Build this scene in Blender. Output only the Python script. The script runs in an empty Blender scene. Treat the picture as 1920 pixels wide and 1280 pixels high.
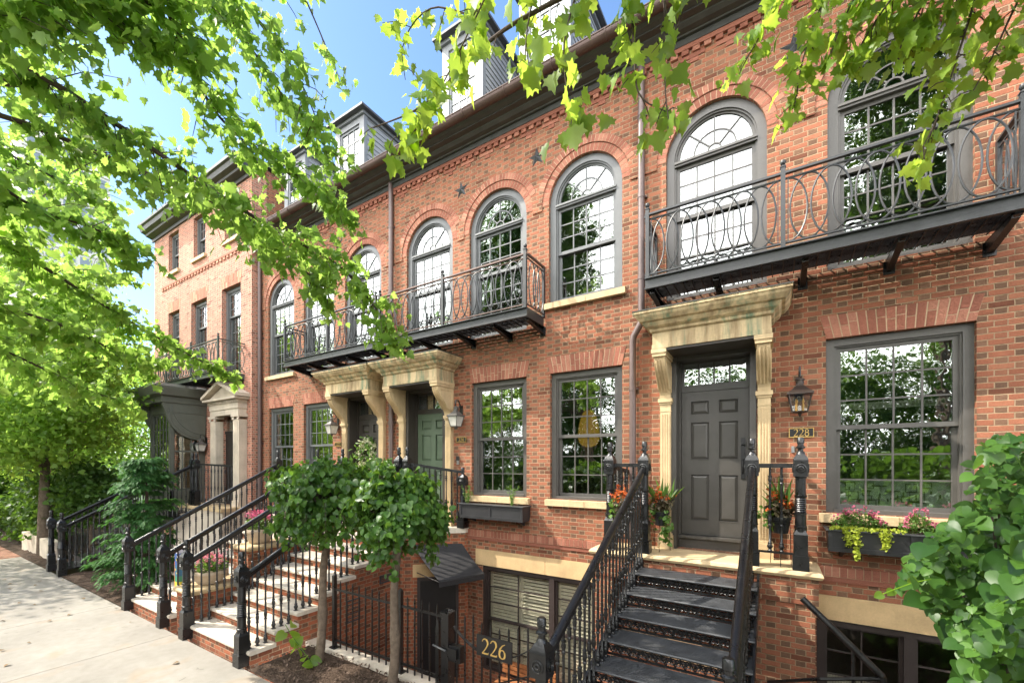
import bpy, math, random
import numpy as np
from mathutils import Vector, Matrix
from mathutils.geometry import tessellate_polygon

random.seed(7)
rng = np.random.default_rng(7)
scene = bpy.context.scene
col = scene.collection

# ------------------------------------------------------------------ camera
CF, CA, CY0, CCX, CZ = 793.87, 0.5596, 867.77, 957.11, 2.65
cam_d = bpy.data.cameras.new('camera')
cam = bpy.data.objects.new('camera', cam_d)
col.objects.link(cam)
cam.location = (0, 0, CZ)
cam.rotation_euler = (math.pi / 2, 0, CA)
cam_d.sensor_width = 36
cam_d.lens = 36 * CF / 1920
cam_d.shift_x = (960 - CCX) / 1920
cam_d.shift_y = (CY0 - 640) / 1920
cam_d.clip_start = 0.05
cam_d.clip_end = 2000
scene.camera = cam


def U(px, py, d):
    """point of the picture on the vertical plane y = d (used to take the facade's measures)"""
    t = math.tan(math.atan((px - CCX) / CF) - CA) * d
    zc = -t * math.sin(CA) + d * math.cos(CA)
    return t, CZ - (py - CY0) / CF * zc


def R(px, py, zc):
    xc = (px - CCX) / CF * zc
    return Vector((xc * math.cos(CA) - zc * math.sin(CA), xc * math.sin(CA) + zc * math.cos(CA), CZ - (py - CY0) / CF * zc))


# ------------------------------------------------------------------ materials
def new_mat(name):
    m = bpy.data.materials.new(name)
    m.use_nodes = True
    nt = m.node_tree
    nt.nodes.clear()
    out = nt.nodes.new('ShaderNodeOutputMaterial')
    return m, nt, out


class NT:
    def __init__(s, nt): s.nt = nt
    def n(s, t, **k):
        nd = s.nt.nodes.new(t)
        for a, b in k.items(): setattr(nd, a, b)
        return nd
    def l(s, a, b): s.nt.links.new(a, b)
    def setin(s, nd, i, v):
        if isinstance(v, bpy.types.NodeSocket): s.l(v, nd.inputs[i])
        elif v is not None: nd.inputs[i].default_value = v
    def math(s, op, a, b=None, c=None):
        nd = s.n('ShaderNodeMath', operation=op)
        s.setin(nd, 0, a); s.setin(nd, 1, b)
        if c is not None: s.setin(nd, 2, c)
        return nd.outputs[0]
    def mix(s, f, a, b, blend='MIX'):
        nd = s.n('ShaderNodeMix', data_type='RGBA', blend_type=blend)
        s.setin(nd, 0, f); s.setin(nd, 6, a); s.setin(nd, 7, b)
        return nd.outputs[2]
    def noise(s, scale, vec=None, detail=3.0, rough=0.55, dist=0.0):
        nd = s.n('ShaderNodeTexNoise')
        nd.inputs['Scale'].default_value = scale; nd.inputs['Detail'].default_value = detail
        nd.inputs['Roughness'].default_value = rough; nd.inputs['Distortion'].default_value = dist
        if vec is not None: s.l(vec, nd.inputs['Vector'])
        return nd.outputs[0]
    def ramp(s, f, stops):
        nd = s.n('ShaderNodeValToRGB')
        el = nd.color_ramp.elements
        while len(el) < len(stops): el.new(0.5)
        for e, (p, c) in zip(el, stops):
            e.position = p; e.color = c if len(c) == 4 else (*c, 1)
        s.l(f, nd.inputs[0])
        return nd.outputs[0]
    def pos(s): return s.n('ShaderNodeNewGeometry').outputs['Position']
    def scaled(s, v, sc):
        nd = s.n('ShaderNodeMapping'); s.l(v, nd.inputs[0]); nd.inputs['Scale'].default_value = sc
        return nd.outputs[0]
    def island(s): return s.n('ShaderNodeNewGeometry').outputs['Random Per Island']
    def bsdf(s, colr, rough=0.6, metal=0.0, spec=0.5, normal=None, coat=0.0):
        b = s.n('ShaderNodeBsdfPrincipled')
        s.setin(b, 'Base Color', colr if isinstance(colr, bpy.types.NodeSocket) else (*colr, 1))
        s.setin(b, 'Roughness', rough); s.setin(b, 'Metallic', metal)
        b.inputs['Specular IOR Level'].default_value = spec
        b.inputs['Coat Weight'].default_value = coat
        if normal is not None: s.l(normal, b.inputs['Normal'])
        return b.outputs[0]
    def bump(s, h, dist=0.01, strength=1.0):
        b = s.n('ShaderNodeBump'); s.l(h, b.inputs['Height'])
        b.inputs['Distance'].default_value = dist; b.inputs['Strength'].default_value = strength
        return b.outputs[0]


def c4(c): return (*c, 1)


def paint_mat(name, c, rough=0.45, var=0.25, scale=6.0, metal=0.0, bump=0.0015, spec=0.5):
    m, nt, out = new_mat(name); t = NT(nt); p = t.pos()
    n1 = t.noise(scale, p, 4); n2 = t.noise(scale * 9, p, 3)
    f = t.math('ADD', t.math('MULTIPLY', n1, 0.7), t.math('MULTIPLY', n2, 0.3))
    k0, k1 = 1 - var, 1 + var
    cc = t.ramp(f, [(0.3, [x * k0 for x in c]), (0.7, [min(1, x * k1) for x in c])])
    rr = t.math('ADD', t.math('MULTIPLY', n1, 0.25), rough - 0.12)
    t.l(t.bsdf(cc, rr, metal, spec, t.bump(n2, bump)), out.inputs[0])
    return m


def brick_coords(t):
    g = t.n('ShaderNodeNewGeometry')
    sp = t.n('ShaderNodeSeparateXYZ'); t.l(g.outputs['Position'], sp.inputs[0])
    sn = t.n('ShaderNodeSeparateXYZ'); t.l(g.outputs['True Normal'], sn.inputs[0])
    u = t.math('SUBTRACT', t.math('MULTIPLY', sp.outputs[1], sn.outputs[0]), t.math('MULTIPLY', sp.outputs[0], sn.outputs[1]))
    flat = t.math('GREATER_THAN', t.math('ABSOLUTE', sn.outputs[2]), 0.7)
    v = t.mix(flat, sp.outputs[2], sp.outputs[1])
    u = t.math('ADD', u, t.math('MULTIPLY', flat, sp.outputs[0]))
    return g, u, v


def brick_mat(name, red=(0.30, 0.112, 0.063), head=(0.178, 0.099, 0.061), mortar=(0.375, 0.265, 0.165), unit=0.2845, course=0.0632, lighten=0.0, running=False):
    m, nt, out = new_mat(name); t = NT(nt)
    g, u, v = brick_coords(t)
    pos = g.outputs['Position']
    w1 = t.noise(9, pos, 2)
    u = t.math('ADD', u, t.math('MULTIPLY', t.math('SUBTRACT', w1, 0.5), 0.006))
    v = t.math('ADD', v, t.math('MULTIPLY', t.math('SUBTRACT', t.noise(7, pos, 2), 0.5), 0.008))
    vv = t.math('DIVIDE', v, course); row = t.math('FLOOR', vv); vf = t.math('SUBTRACT', vv, row)
    odd = t.math('MULTIPLY', t.math('PINGPONG', row, 1.0), 0.5)
    uu = t.math('ADD', t.math('DIVIDE', u, unit), odd)
    cell = t.math('FLOOR', uu); uf = t.math('SUBTRACT', uu, cell)
    split = 0.5 if running else 0.665
    hd = t.math('GREATER_THAN', uf, split)
    mw = 0.0083
    e1 = t.math('MINIMUM', uf, t.math('ABSOLUTE', t.math('SUBTRACT', uf, split)))
    e1 = t.math('MINIMUM', e1, t.math('SUBTRACT', 1.0, uf))
    du = t.math('MULTIPLY', e1, unit)
    dv = t.math('MULTIPLY', t.math('MINIMUM', vf, t.math('SUBTRACT', 1.0, vf)), course)
    dd = t.math('MINIMUM', du, dv)
    rag = t.math('MULTIPLY', t.math('SUBTRACT', t.noise(70, pos, 3), 0.5), 0.005)
    dd = t.math('ADD', dd, rag)
    mr = t.n('ShaderNodeMapRange'); t.l(dd, mr.inputs[0])
    mr.inputs[1].default_value = mw * 0.35; mr.inputs[2].default_value = mw * 0.75
    inside = mr.outputs[0]
    cb = t.n('ShaderNodeCombineXYZ'); t.l(cell, cb.inputs[0]); t.l(row, cb.inputs[1]); t.l(hd, cb.inputs[2])
    wn = t.n('ShaderNodeTexWhiteNoise', noise_dimensions='3D'); t.l(cb.outputs[0], wn.inputs[0])
    r1 = wn.outputs[0]
    sr = t.n('ShaderNodeSeparateColor'); t.l(wn.outputs[1], sr.inputs[0])
    r2 = sr.outputs[1]
    k = lambda c, f: tuple(min(1, x * f) for x in c)
    redv = t.ramp(r1, [(0.0, k(red, 0.82)), (0.35, k(red, 0.96)), (0.7, (red[0] * 1.05, red[1] * 1.06, red[2] * 1.06)), (1.0, (red[0] * 1.14, red[1] * 1.24, red[2] * 1.25))])
    if running:
        cc = redv
    else:
        hv = t.ramp(r2, [(0.0, k(head, 0.72)), (0.6, head), (0.85, (head[0] * 1.25, head[1] * 1.1, head[2] * 1.05)), (1.0, k(red, 0.9))])
        cc = t.mix(hd, redv, hv)
        odd_red = t.math('MULTIPLY', t.math('GREATER_THAN', r2, 0.93), t.math('SUBTRACT', 1.0, hd))
        cc = t.mix(odd_red, cc, c4(k(red, 0.5)))
    fine = t.noise(60, pos, 5, 0.7)
    cc = t.mix(0.55, cc, t.ramp(fine, [(0.25, (0.55, 0.52, 0.5)), (0.75, (1.35, 1.35, 1.35))]), 'MULTIPLY')
    big = t.noise(1.1, pos, 4, 0.6)
    cc = t.mix(0.5, cc, t.ramp(big, [(0.3, (0.8, 0.78, 0.78)), (0.7, (1.15, 1.15, 1.15))]), 'MULTIPLY')
    run_ = t.noise(1.0, t.scaled(pos, (5, 5, 0.5)), 5, 0.65)
    cc = t.mix(0.55, cc, t.ramp(run_, [(0.35, (1.12, 1.1, 1.08)), (0.7, (0.72, 0.70, 0.70))]), 'MULTIPLY')
    mo = t.ramp(t.noise(25, pos, 3), [(0.3, k(mortar, 0.72)), (0.7, k(mortar, 1.12))])
    cc = t.mix(inside, mo, cc)
    if lighten: cc = t.mix(lighten, cc, (0.62, 0.42, 0.33, 1))
    hgt = t.math('ADD', t.math('MULTIPLY', inside, 0.6), t.math('MULTIPLY', fine, 0.55))
    t.l(t.bsdf(cc, 0.88, 0, 0.25, t.bump(hgt, 0.009)), out.inputs[0])
    return m


def voussoir_mat(name, red):
    m, nt, out = new_mat(name); t = NT(nt); pos = t.pos()
    k = lambda f: tuple(min(1, x * f) for x in red)
    cc = t.ramp(t.island(), [(0, k(0.75)), (0.5, k(1.0)), (1, (red[0] * 1.25, red[1] * 1.45, red[2] * 1.45))])
    fine = t.noise(60, pos, 5, 0.7)
    cc = t.mix(0.55, cc, t.ramp(fine, [(0.25, (0.6, 0.55, 0.52)), (0.75, (1.3, 1.3, 1.3))]), 'MULTIPLY')
    t.l(t.bsdf(cc, 0.9, 0, 0.2, t.bump(fine, 0.008)), out.inputs[0])
    return m


def stone_mat(name, c, stain=0.0, rough=0.75, scale=3.0, green=0.0):
    m, nt, out = new_mat(name); t = NT(nt); p = t.pos()
    n1 = t.noise(scale, p, 5); n2 = t.noise(45, p, 4, 0.7)
    cc = t.ramp(n1, [(0.3, [x * 0.82 for x in c]), (0.7, [min(1, x * 1.1) for x in c])])
    cc = t.mix(0.35, cc, t.ramp(n2, [(0.3, (0.75, 0.75, 0.75)), (0.7, (1.2, 1.2, 1.2))]), 'MULTIPLY')
    if stain:
        st = t.noise(1.0, t.scaled(p, (9, 9, 1.2)), 4, 0.6)
        cc = t.mix(t.math('MULTIPLY', t.ramp(st, [(0.42, (0, 0, 0)), (0.72, (1, 1, 1))]), stain), cc, (0.15, 0.095, 0.045, 1))
    if green:
        st = t.noise(1.3, t.scaled(t.n('ShaderNodeTexCoord').outputs['Object'], (7, 7, 0.8)), 4, 0.6)
        cc = t.mix(t.math('MULTIPLY', t.ramp(st, [(0.5, (0, 0, 0)), (0.7, (1, 1, 1))]), green), cc, (0.10, 0.19, 0.12, 1))
    t.l(t.bsdf(cc, rough, 0, 0.3, t.bump(n2, 0.003)), out.inputs[0])
    return m


def leaf_mat(name, dark, light, trans, rough=0.42, tw=0.5, spec=0.45):
    m, nt, out = new_mat(name); t = NT(nt)
    g = t.island()
    cc = t.ramp(g, [(0.0, dark), (0.55, [(a + b) / 2 for a, b in zip(dark, light)]), (1.0, light)])
    vein = t.noise(38, t.pos(), 4, 0.7)
    cc = t.mix(0.35, cc, t.ramp(vein, [(0.3, (0.7, 0.75, 0.6)), (0.7, (1.25, 1.2, 1.2))]), 'MULTIPLY')
    b = t.bsdf(cc, rough, 0, spec)
    tr = t.n('ShaderNodeBsdfTranslucent')
    t.l(t.ramp(g, [(0.0, [x * 0.65 for x in trans]), (1.0, trans)]), tr.inputs[0])
    mx = t.n('ShaderNodeMixShader'); mx.inputs[0].default_value = tw
    t.l(b, mx.inputs[1]); t.l(tr.outputs[0], mx.inputs[2]); t.l(mx.outputs[0], out.inputs[0])
    return m


def glass_mat(name, refl=0.5, tint=(0.8, 0.85, 0.82)):
    m, nt, out = new_mat(name); t = NT(nt)
    wob = t.noise(2.3, t.pos(), 3, 0.6)
    bm = t.bump(wob, 0.006, 0.7)
    gl = t.n('ShaderNodeBsdfGlossy'); gl.inputs['Roughness'].default_value = 0.012
    gl.inputs['Color'].default_value = (0.95, 0.97, 0.96, 1); t.l(bm, gl.inputs['Normal'])
    tp = t.n('ShaderNodeBsdfTransparent'); tp.inputs[0].default_value = c4(tint)
    lw = t.n('ShaderNodeLayerWeight'); lw.inputs[0].default_value = 0.35
    fac = t.math('ADD', t.math('MULTIPLY', lw.outputs[0], 0.5), refl); fac = t.math('MINIMUM', fac, 0.95)
    mx = t.n('ShaderNodeMixShader'); t.l(fac, mx.inputs[0])
    t.l(tp.outputs[0], mx.inputs[1]); t.l(gl.outputs[0], mx.inputs[2]); t.l(mx.outputs[0], out.inputs[0])
    return m


def plain_mat(name, c, rough=0.6, metal=0.0, emit=None):
    m, nt, out = new_mat(name); t = NT(nt)
    b = t.n('ShaderNodeBsdfPrincipled')
    n = t.noise(14, t.pos(), 3)
    t.l(t.ramp(n, [(0.3, [x * 0.85 for x in c]), (0.7, [min(1, x * 1.12) for x in c])]), b.inputs[0])
    b.inputs['Roughness'].default_value = rough; b.inputs['Metallic'].default_value = metal
    if emit:
        b.inputs['Emission Color'].default_value = c4(emit[:3]); b.inputs['Emission Strength'].default_value = emit[3]
    t.l(b.outputs[0], out.inputs[0])
    return m


M = {}
M['brick'] = brick_mat('red_flemish_brick')
M['brick_pale'] = brick_mat('pale_flemish_brick', red=(0.46, 0.20, 0.135), head=(0.30, 0.16, 0.11), mortar=(0.56, 0.43, 0.33))
M['brick_base'] = brick_mat('stoop_brick', red=(0.34, 0.11, 0.055), head=(0.2, 0.10, 0.06))
M['vous'] = voussoir_mat('arch_brick', (0.32, 0.125, 0.083))
M['vous_pale'] = voussoir_mat('arch_brick_pale', (0.43, 0.19, 0.125))
M['mortar'] = stone_mat('lime_mortar', (0.50, 0.37, 0.24))
M['trim'] = paint_mat('grey_window_paint', (0.088, 0.082, 0.074), 0.42, 0.12)
M['trim_blue'] = paint_mat('blue_grey_window_paint', (0.12, 0.125, 0.125), 0.4, 0.12)
M['cornice'] = paint_mat('dark_cornice_paint', (0.050, 0.050, 0.043), 0.5, 0.3)
M['copper'] = paint_mat('weathered_copper', (0.105, 0.066, 0.054), 0.48, 0.3, 4, 0.25)
M['pipe'] = paint_mat('brown_downspout', (0.125, 0.088, 0.08), 0.4, 0.15, 3, 0.2)
M['iron'] = paint_mat('black_gloss_iron', (0.006, 0.006, 0.0065), 0.3, 0.35, 12, 0.0, 0.003, 0.6)
M['iron_tread'] = paint_mat('worn_black_tread', (0.055, 0.057, 0.06), 0.42, 0.4, 9)
M['iron_grey'] = paint_mat('balcony_iron', (0.030, 0.032, 0.034), 0.42, 0.3, 7)
M['iron_green'] = paint_mat('green_grey_balcony', (0.068, 0.078, 0.066), 0.45, 0.25, 5)
M['stone'] = stone_mat('tan_sandstone', (0.60, 0.45, 0.26), 0.22)
M['stone_canopy'] = stone_mat('stained_canopy_stone', (0.60, 0.46, 0.27), 0.85, green=0.9)
M['stone_lintel'] = stone_mat('lintel_sandstone', (0.60, 0.42, 0.22), 0.12)
M['stone_pale'] = stone_mat('pale_limestone', (0.58, 0.50, 0.40), 0.15)
M['step'] = stone_mat('step_limestone', (0.62, 0.55, 0.45), 0.25)
M['door'] = paint_mat('dark_grey_door', (0.062, 0.057, 0.05), 0.4, 0.12)
M['door_green'] = paint_mat('green_door', (0.09, 0.125, 0.08), 0.4, 0.12)
M['door_dark'] = paint_mat('dark_brown_door', (0.045, 0.037, 0.03), 0.45, 0.15)
M['black_door'] = paint_mat('black_door', (0.012, 0.011, 0.011), 0.4, 0.2)
M['basement_frame'] = paint_mat('dark_brown_frame', (0.04, 0.029, 0.026), 0.5, 0.2)
M['glass'] = glass_mat('window_glass', 0.17)
M['glass_low'] = glass_mat('ground_window_glass', 0.27)
M['glass_bay'] = glass_mat('bay_glass', 0.42)
M['glass_clear'] = glass_mat('basement_glass', 0.05, (0.95, 0.95, 0.93))
M['shutter'] = plain_mat('cream_shutter', (0.78, 0.74, 0.58), 0.6)
M['lamp_glass'] = glass_mat('lantern_glass', 0.12, (0.9, 0.9, 0.85))
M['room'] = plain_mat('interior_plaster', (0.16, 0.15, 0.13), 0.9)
M['blind'] = plain_mat('cream_blind', (0.62, 0.58, 0.47), 0.7)
M['siding'] = paint_mat('grey_siding', (0.29, 0.30, 0.31), 0.55, 0.1)
M['dormer_trim'] = paint_mat('dormer_trim', (0.21, 0.22, 0.23), 0.5, 0.1)
M['slate'] = paint_mat('roof_slate', (0.07, 0.07, 0.075), 0.6, 0.3)
M['awning'] = plain_mat('black_canvas', (0.022, 0.021, 0.022), 0.85)
M['gold'] = plain_mat('gold_paint', (0.55, 0.36, 0.11), 0.35, 0.3)
M['black_plate'] = plain_mat('black_plate', (0.013, 0.012, 0.012), 0.35)
M['bark'] = paint_mat('grey_bark', (0.17, 0.13, 0.095), 0.9, 0.4, 18, bump=0.02, spec=0.1)
M['twig'] = paint_mat('brown_twig', (0.085, 0.062, 0.05), 0.8, 0.3, 18, bump=0.006, spec=0.2)
M['wood'] = plain_mat('orange_wood', (0.30, 0.12, 0.045), 0.5)
M['terra'] = stone_mat('planter_stone', (0.50, 0.40, 0.29), 0.3)
M['pot'] = plain_mat('black_plastic', (0.018, 0.019, 0.02), 0.35)
M['boxpaint'] = paint_mat('charcoal_window_box', (0.032, 0.032, 0.034), 0.45, 0.3)
M['soil'] = plain_mat('potting_soil', (0.03, 0.02, 0.014), 0.95)
M['steel'] = plain_mat('bare_steel', (0.5, 0.5, 0.5), 0.3, 0.9)
M['tower'] = plain_mat('tower_concrete', (0.62, 0.60, 0.55), 0.8)
M['tower_win'] = plain_mat('tower_window', (0.22, 0.25, 0.28), 0.3)
M['leaf_plane'] = leaf_mat('plane_leaf', (0.075, 0.165, 0.022), (0.19, 0.32, 0.05), (0.50, 0.75, 0.13), 0.45, 0.62)
M['leaf_lime'] = leaf_mat('young_plane_leaf', (0.08, 0.175, 0.018), (0.21, 0.34, 0.04), (0.60, 0.80, 0.09), 0.45, 0.6)
M['leaf_far'] = leaf_mat('street_tree_leaf', (0.085, 0.185, 0.03), (0.21, 0.36, 0.065), (0.58, 0.84, 0.13), 0.5, 0.58)
M['leaf_wood'] = leaf_mat('park_tree_leaf', (0.03, 0.08, 0.012), (0.085, 0.17, 0.03), (0.20, 0.36, 0.04), 0.5, 0.4)
M['leaf_dark'] = leaf_mat('mulberry_leaf', (0.020, 0.062, 0.010), (0.085, 0.18, 0.03), (0.22, 0.40, 0.04), 0.4, 0.36, 0.35)
M['leaf_vine'] = leaf_mat('vine_leaf', (0.016, 0.056, 0.010), (0.075, 0.165, 0.025), (0.20, 0.38, 0.04), 0.42, 0.33, 0.35)
M['leaf_conifer'] = leaf_mat('cypress_spray', (0.025, 0.085, 0.025), (0.075, 0.19, 0.05), (0.12, 0.30, 0.06), 0.6, 0.35, 0.2)
M['leaf_herb'] = leaf_mat('herb_leaf', (0.06, 0.14, 0.025), (0.14, 0.26, 0.05), (0.22, 0.38, 0.05), 0.5, 0.4)
M['leaf_yellow'] = leaf_mat('creeping_yellow_leaf', (0.26, 0.34, 0.03), (0.48, 0.52, 0.06), (0.6, 0.7, 0.08), 0.5, 0.4)
M['leaf_bronze'] = leaf_mat('bronze_leaf', (0.05, 0.035, 0.025), (0.20, 0.17, 0.10), (0.25, 0.2, 0.08), 0.5, 0.3)
M['pink'] = leaf_mat('pink_petal', (0.45, 0.06, 0.15), (0.62, 0.20, 0.28), (0.8, 0.15, 0.3), 0.6, 0.35)
M['palepink'] = leaf_mat('pale_pink_petal', (0.65, 0.16, 0.24), (0.80, 0.40, 0.42), (0.8, 0.3, 0.35), 0.6, 0.35)
M['orange'] = leaf_mat('orange_petal', (0.42, 0.055, 0.015), (0.62, 0.17, 0.03), (0.8, 0.2, 0.02), 0.6, 0.35)
M['cream'] = leaf_mat('cream_petal', (0.60, 0.58, 0.38), (0.80, 0.78, 0.62), (0.7, 0.7, 0.4), 0.6, 0.35)


def concrete_mat():
    m, nt, out = new_mat('pavement_concrete'); t = NT(nt); p = t.pos()
    n1 = t.noise(0.8, p, 5); n2 = t.noise(120, p, 3, 0.8); n3 = t.noise(9, p, 4)
    c = t.ramp(n1, [(0.3, (0.225, 0.208, 0.18)), (0.7, (0.31, 0.288, 0.25))])
    c = t.mix(0.4, c, t.ramp(n2, [(0.3, (0.72, 0.72, 0.72)), (0.7, (1.2, 1.2, 1.2))]), 'MULTIPLY')
    rs = t.noise(1.6, p, 3, 0.5, 0.6)
    c = t.mix(t.math('MULTIPLY', t.ramp(rs, [(0.60, (0, 0, 0)), (0.74, (1, 1, 1))]), 0.35), c, (0.30, 0.20, 0.11, 1))
    ck = t.n('ShaderNodeTexVoronoi', feature='DISTANCE_TO_EDGE'); ck.inputs['Scale'].default_value = 0.21; t.l(t.scaled(p, (1, 1, 0.01)), ck.inputs['Vector'])
    c = t.mix(t.math('MULTIPLY', t.math('LESS_THAN', t.math('ADD', ck.outputs['Distance'], t.math('MULTIPLY', n3, 0.03)), 0.0135), 0.35), c, (0.09, 0.08, 0.065, 1))
    c = t.mix(0.3, c, t.ramp(n3, [(0.35, (0.75, 0.72, 0.66)), (0.65, (1.1, 1.1, 1.1))]), 'MULTIPLY')
    t.l(t.bsdf(c, 0.85, 0, 0.25, t.bump(n2, 0.002)), out.inputs[0]); return m


def mulch_mat():
    m, nt, out = new_mat('bark_mulch'); t = NT(nt); p = t.pos()
    c = t.ramp(t.noise(60, p, 4, 0.75), [(0.3, (0.02, 0.013, 0.009)), (0.55, (0.075, 0.05, 0.035)), (0.75, (0.20, 0.15, 0.11))])
    t.l(t.bsdf(c, 0.95, 0, 0.15, t.bump(t.noise(40, p, 4), 0.03)), out.inputs[0]); return m


M['concrete'] = concrete_mat(); M['mulch'] = mulch_mat()
M['paver'] = brick_mat('brick_pavers', red=(0.30, 0.14, 0.09), mortar=(0.2, 0.16, 0.12), running=True)
M['asphalt'] = plain_mat('street_asphalt', (0.05, 0.05, 0.05), 0.9)
M['kerb'] = stone_mat('kerb_granite', (0.38, 0.36, 0.33))
M['lawn'] = plain_mat('park_ground', (0.05, 0.085, 0.025), 0.95)


# ------------------------------------------------------------------ mesh builder
class MB:
    def __init__(s): s.v = []; s.f = []
    def add(s, vs, fs):
        o = len(s.v); s.v += [tuple(p) for p in vs]; s.f += [tuple(i + o for i in f) for f in fs]; return s
    def box(s, x0, x1, y0, y1, z0, z1):
        return s.add([(x0, y0, z0), (x1, y0, z0), (x1, y1, z0), (x0, y1, z0), (x0, y0, z1), (x1, y0, z1), (x1, y1, z1), (x0, y1, z1)],
                     [(0, 3, 2, 1), (4, 5, 6, 7), (0, 1, 5, 4), (1, 2, 6, 5), (2, 3, 7, 6), (3, 0, 4, 7)])
    def hexa(s, p):   # 8 points, bottom 4 (ccw seen from top) and top 4
        return s.add(p, [(0, 3, 2, 1), (4, 5, 6, 7), (0, 1, 5, 4), (1, 2, 6, 5), (2, 3, 7, 6), (3, 0, 4, 7)])
    def prism(s, poly, axis, a0, a1):
        """poly in the two other axes (x->(y,z), y->(x,z), z->(x,y)), extruded from a0 to a1"""
        n = len(poly)
        mk = {'x': lambda p, a: (a, p[0], p[1]), 'y': lambda p, a: (p[0], a, p[1]), 'z': lambda p, a: (p[0], p[1], a)}[axis]
        vs = [mk(p, a0) for p in poly] + [mk(p, a1) for p in poly]
        fs = [tuple(range(n)), tuple(range(2 * n - 1, n - 1, -1))]
        fs += [(i, (i + 1) % n, (i + 1) % n + n, i + n)[::-1] for i in range(n)]
        return s.add(vs, fs)
    def beam(s, a, b, w, h, up=(0, 0, 1)):
        a, b = Vector(a), Vector(b); t = (b - a).normalized(); u = Vector(up)
        sd = t.cross(u)
        if sd.length < 1e-4: sd = t.cross(Vector((0, 1, 0)))
        sd.normalize(); u = sd.cross(t)
        sd = sd * w / 2; u = u * h / 2
        return s.hexa([a - sd - u, a + sd - u, b + sd - u, b - sd - u, a - sd + u, a + sd + u, b + sd + u, b - sd + u])
    def tube(s, pts, r, n=8, closed=False, cap=True):
        pts = [Vector(p) for p in pts]; m = len(pts)
        rs = r if isinstance(r, (list, tuple)) else [r] * m
        ref = Vector((0.31, 0.17, 0.93)).normalized(); vs = []; fs = []
        prev = None
        for i, p in enumerate(pts):
            if closed: tg = pts[(i + 1) % m] - pts[i - 1]
            else: tg = pts[min(i + 1, m - 1)] - pts[max(i - 1, 0)]
            if tg.length < 1e-9: tg = Vector((0, 0, 1))
            tg.normalize()
            if prev is None:
                a = tg.cross(ref)
                if a.length < 1e-3: a = tg.cross(Vector((1, 0, 0)))
            else:
                a = prev - tg * prev.dot(tg)
                if a.length < 1e-4: a = tg.cross(ref)
            a.normalize(); prev = a; b = tg.cross(a)
            for k in range(n):
                an = 2 * math.pi * k / n
                vs.append(p + a * (rs[i] * math.cos(an)) + b * (rs[i] * math.sin(an)))
        for i in range(m if closed else m - 1):
            j = (i + 1) % m
            for k in range(n):
                k2 = (k + 1) % n
                fs.append((i * n + k, i * n + k2, j * n + k2, j * n + k))
        if cap and not closed:
            fs.append(tuple(range(n - 1, -1, -1))); fs.append(tuple((m - 1) * n + k for k in range(n)))
        return s.add(vs, fs)
    def lathe(s, prof, c=(0, 0, 0), n=12, rot=0.0):
        """prof: list of (radius, z)"""
        vs = []; fs = []
        for (r, z) in prof:
            for k in range(n):
                an = 2 * math.pi * k / n + rot
                vs.append((c[0] + r * math.cos(an), c[1] + r * math.sin(an), c[2] + z))
        for i in range(len(prof) - 1):
            for k in range(n):
                k2 = (k + 1) % n
                fs.append((i * n + k, i * n + k2, (i + 1) * n + k2, (i + 1) * n + k))
        fs.append(tuple(range(n - 1, -1, -1))); m = len(prof) - 1
        fs.append(tuple(m * n + k for k in range(n)))
        return s.add(vs, fs)
    def arc(s, xc, zc, r0, r1, a0, a1, y0, y1, n=24):
        """flat ring sector in the xz plane with thickness y0..y1"""
        vs = []; fs = []
        for i in range(n + 1):
            a = a0 + (a1 - a0) * i / n; ca, sa = math.cos(a), math.sin(a)
            vs += [(xc + r0 * ca, y0, zc + r0 * sa), (xc + r1 * ca, y0, zc + r1 * sa), (xc + r1 * ca, y1, zc + r1 * sa), (xc + r0 * ca, y1, zc + r0 * sa)]
        for i in range(n):
            a = 4 * i; b = a + 4
            for k in range(4):
                fs.append((a + k, a + (k + 1) % 4, b + (k + 1) % 4, b + k))
        fs.append((0, 3, 2, 1)); e = 4 * n; fs.append((e, e + 1, e + 2, e + 3))
        return s.add(vs, fs)
    def build(s, name, mat, parent=None, smooth=False, label=None):
        me = bpy.data.meshes.new(name); me.from_pydata(s.v, [], s.f); me.materials.append(mat)
        me.validate(); fix_normals(me)
        if smooth:
            me.polygons.foreach_set('use_smooth', [True] * len(me.polygons))
            me.set_sharp_from_angle(angle=math.radians(38))
        return link(me, name, parent, label)


import bmesh
def fix_normals(me):
    bm = bmesh.new(); bm.from_mesh(me); bmesh.ops.recalc_face_normals(bm, faces=bm.faces); bm.to_mesh(me); bm.free()


def link(me, name, parent=None, label=None):
    o = bpy.data.objects.new(name, me); col.objects.link(o)
    if parent is not None: attach(o, parent)
    if label: o['label'] = label
    return o


def attach(o, p):
    """parent without moving: every object's own transform is its place in the world"""
    o.parent = p
    o.matrix_parent_inverse = p.matrix_basis.inverted()


def tag(o, label, cat, group=None):
    o['label'] = label; o['category'] = cat
    if group: o['group'] = group
    return o


def thing(name, loc, label, cat, group=None):
    o = bpy.data.objects.new(name, None); col.objects.link(o); o.location = loc; o.empty_display_size = 0.2
    return tag(o, label, cat, group)


def struct(o, kind='structure'): o['kind'] = kind; return o


def place(me, name, parent, loc, scale=(1, 1, 1), rotz=0.0):
    """a part that shares a mesh: set in world place under its thing or part"""
    o = bpy.data.objects.new(name, me); col.objects.link(o)
    o.location = loc; o.scale = scale; o.rotation_euler = (0, 0, rotz)
    attach(o, parent)
    return o


def mesh_of(mb, name, mat, smooth=True):
    me = bpy.data.meshes.new(name); me.from_pydata(mb.v, [], mb.f); me.materials.append(mat); me.validate(); fix_normals(me)
    if smooth:
        me.polygons.foreach_set('use_smooth', [True] * len(me.polygons)); me.set_sharp_from_angle(angle=math.radians(40))
    return me


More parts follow.
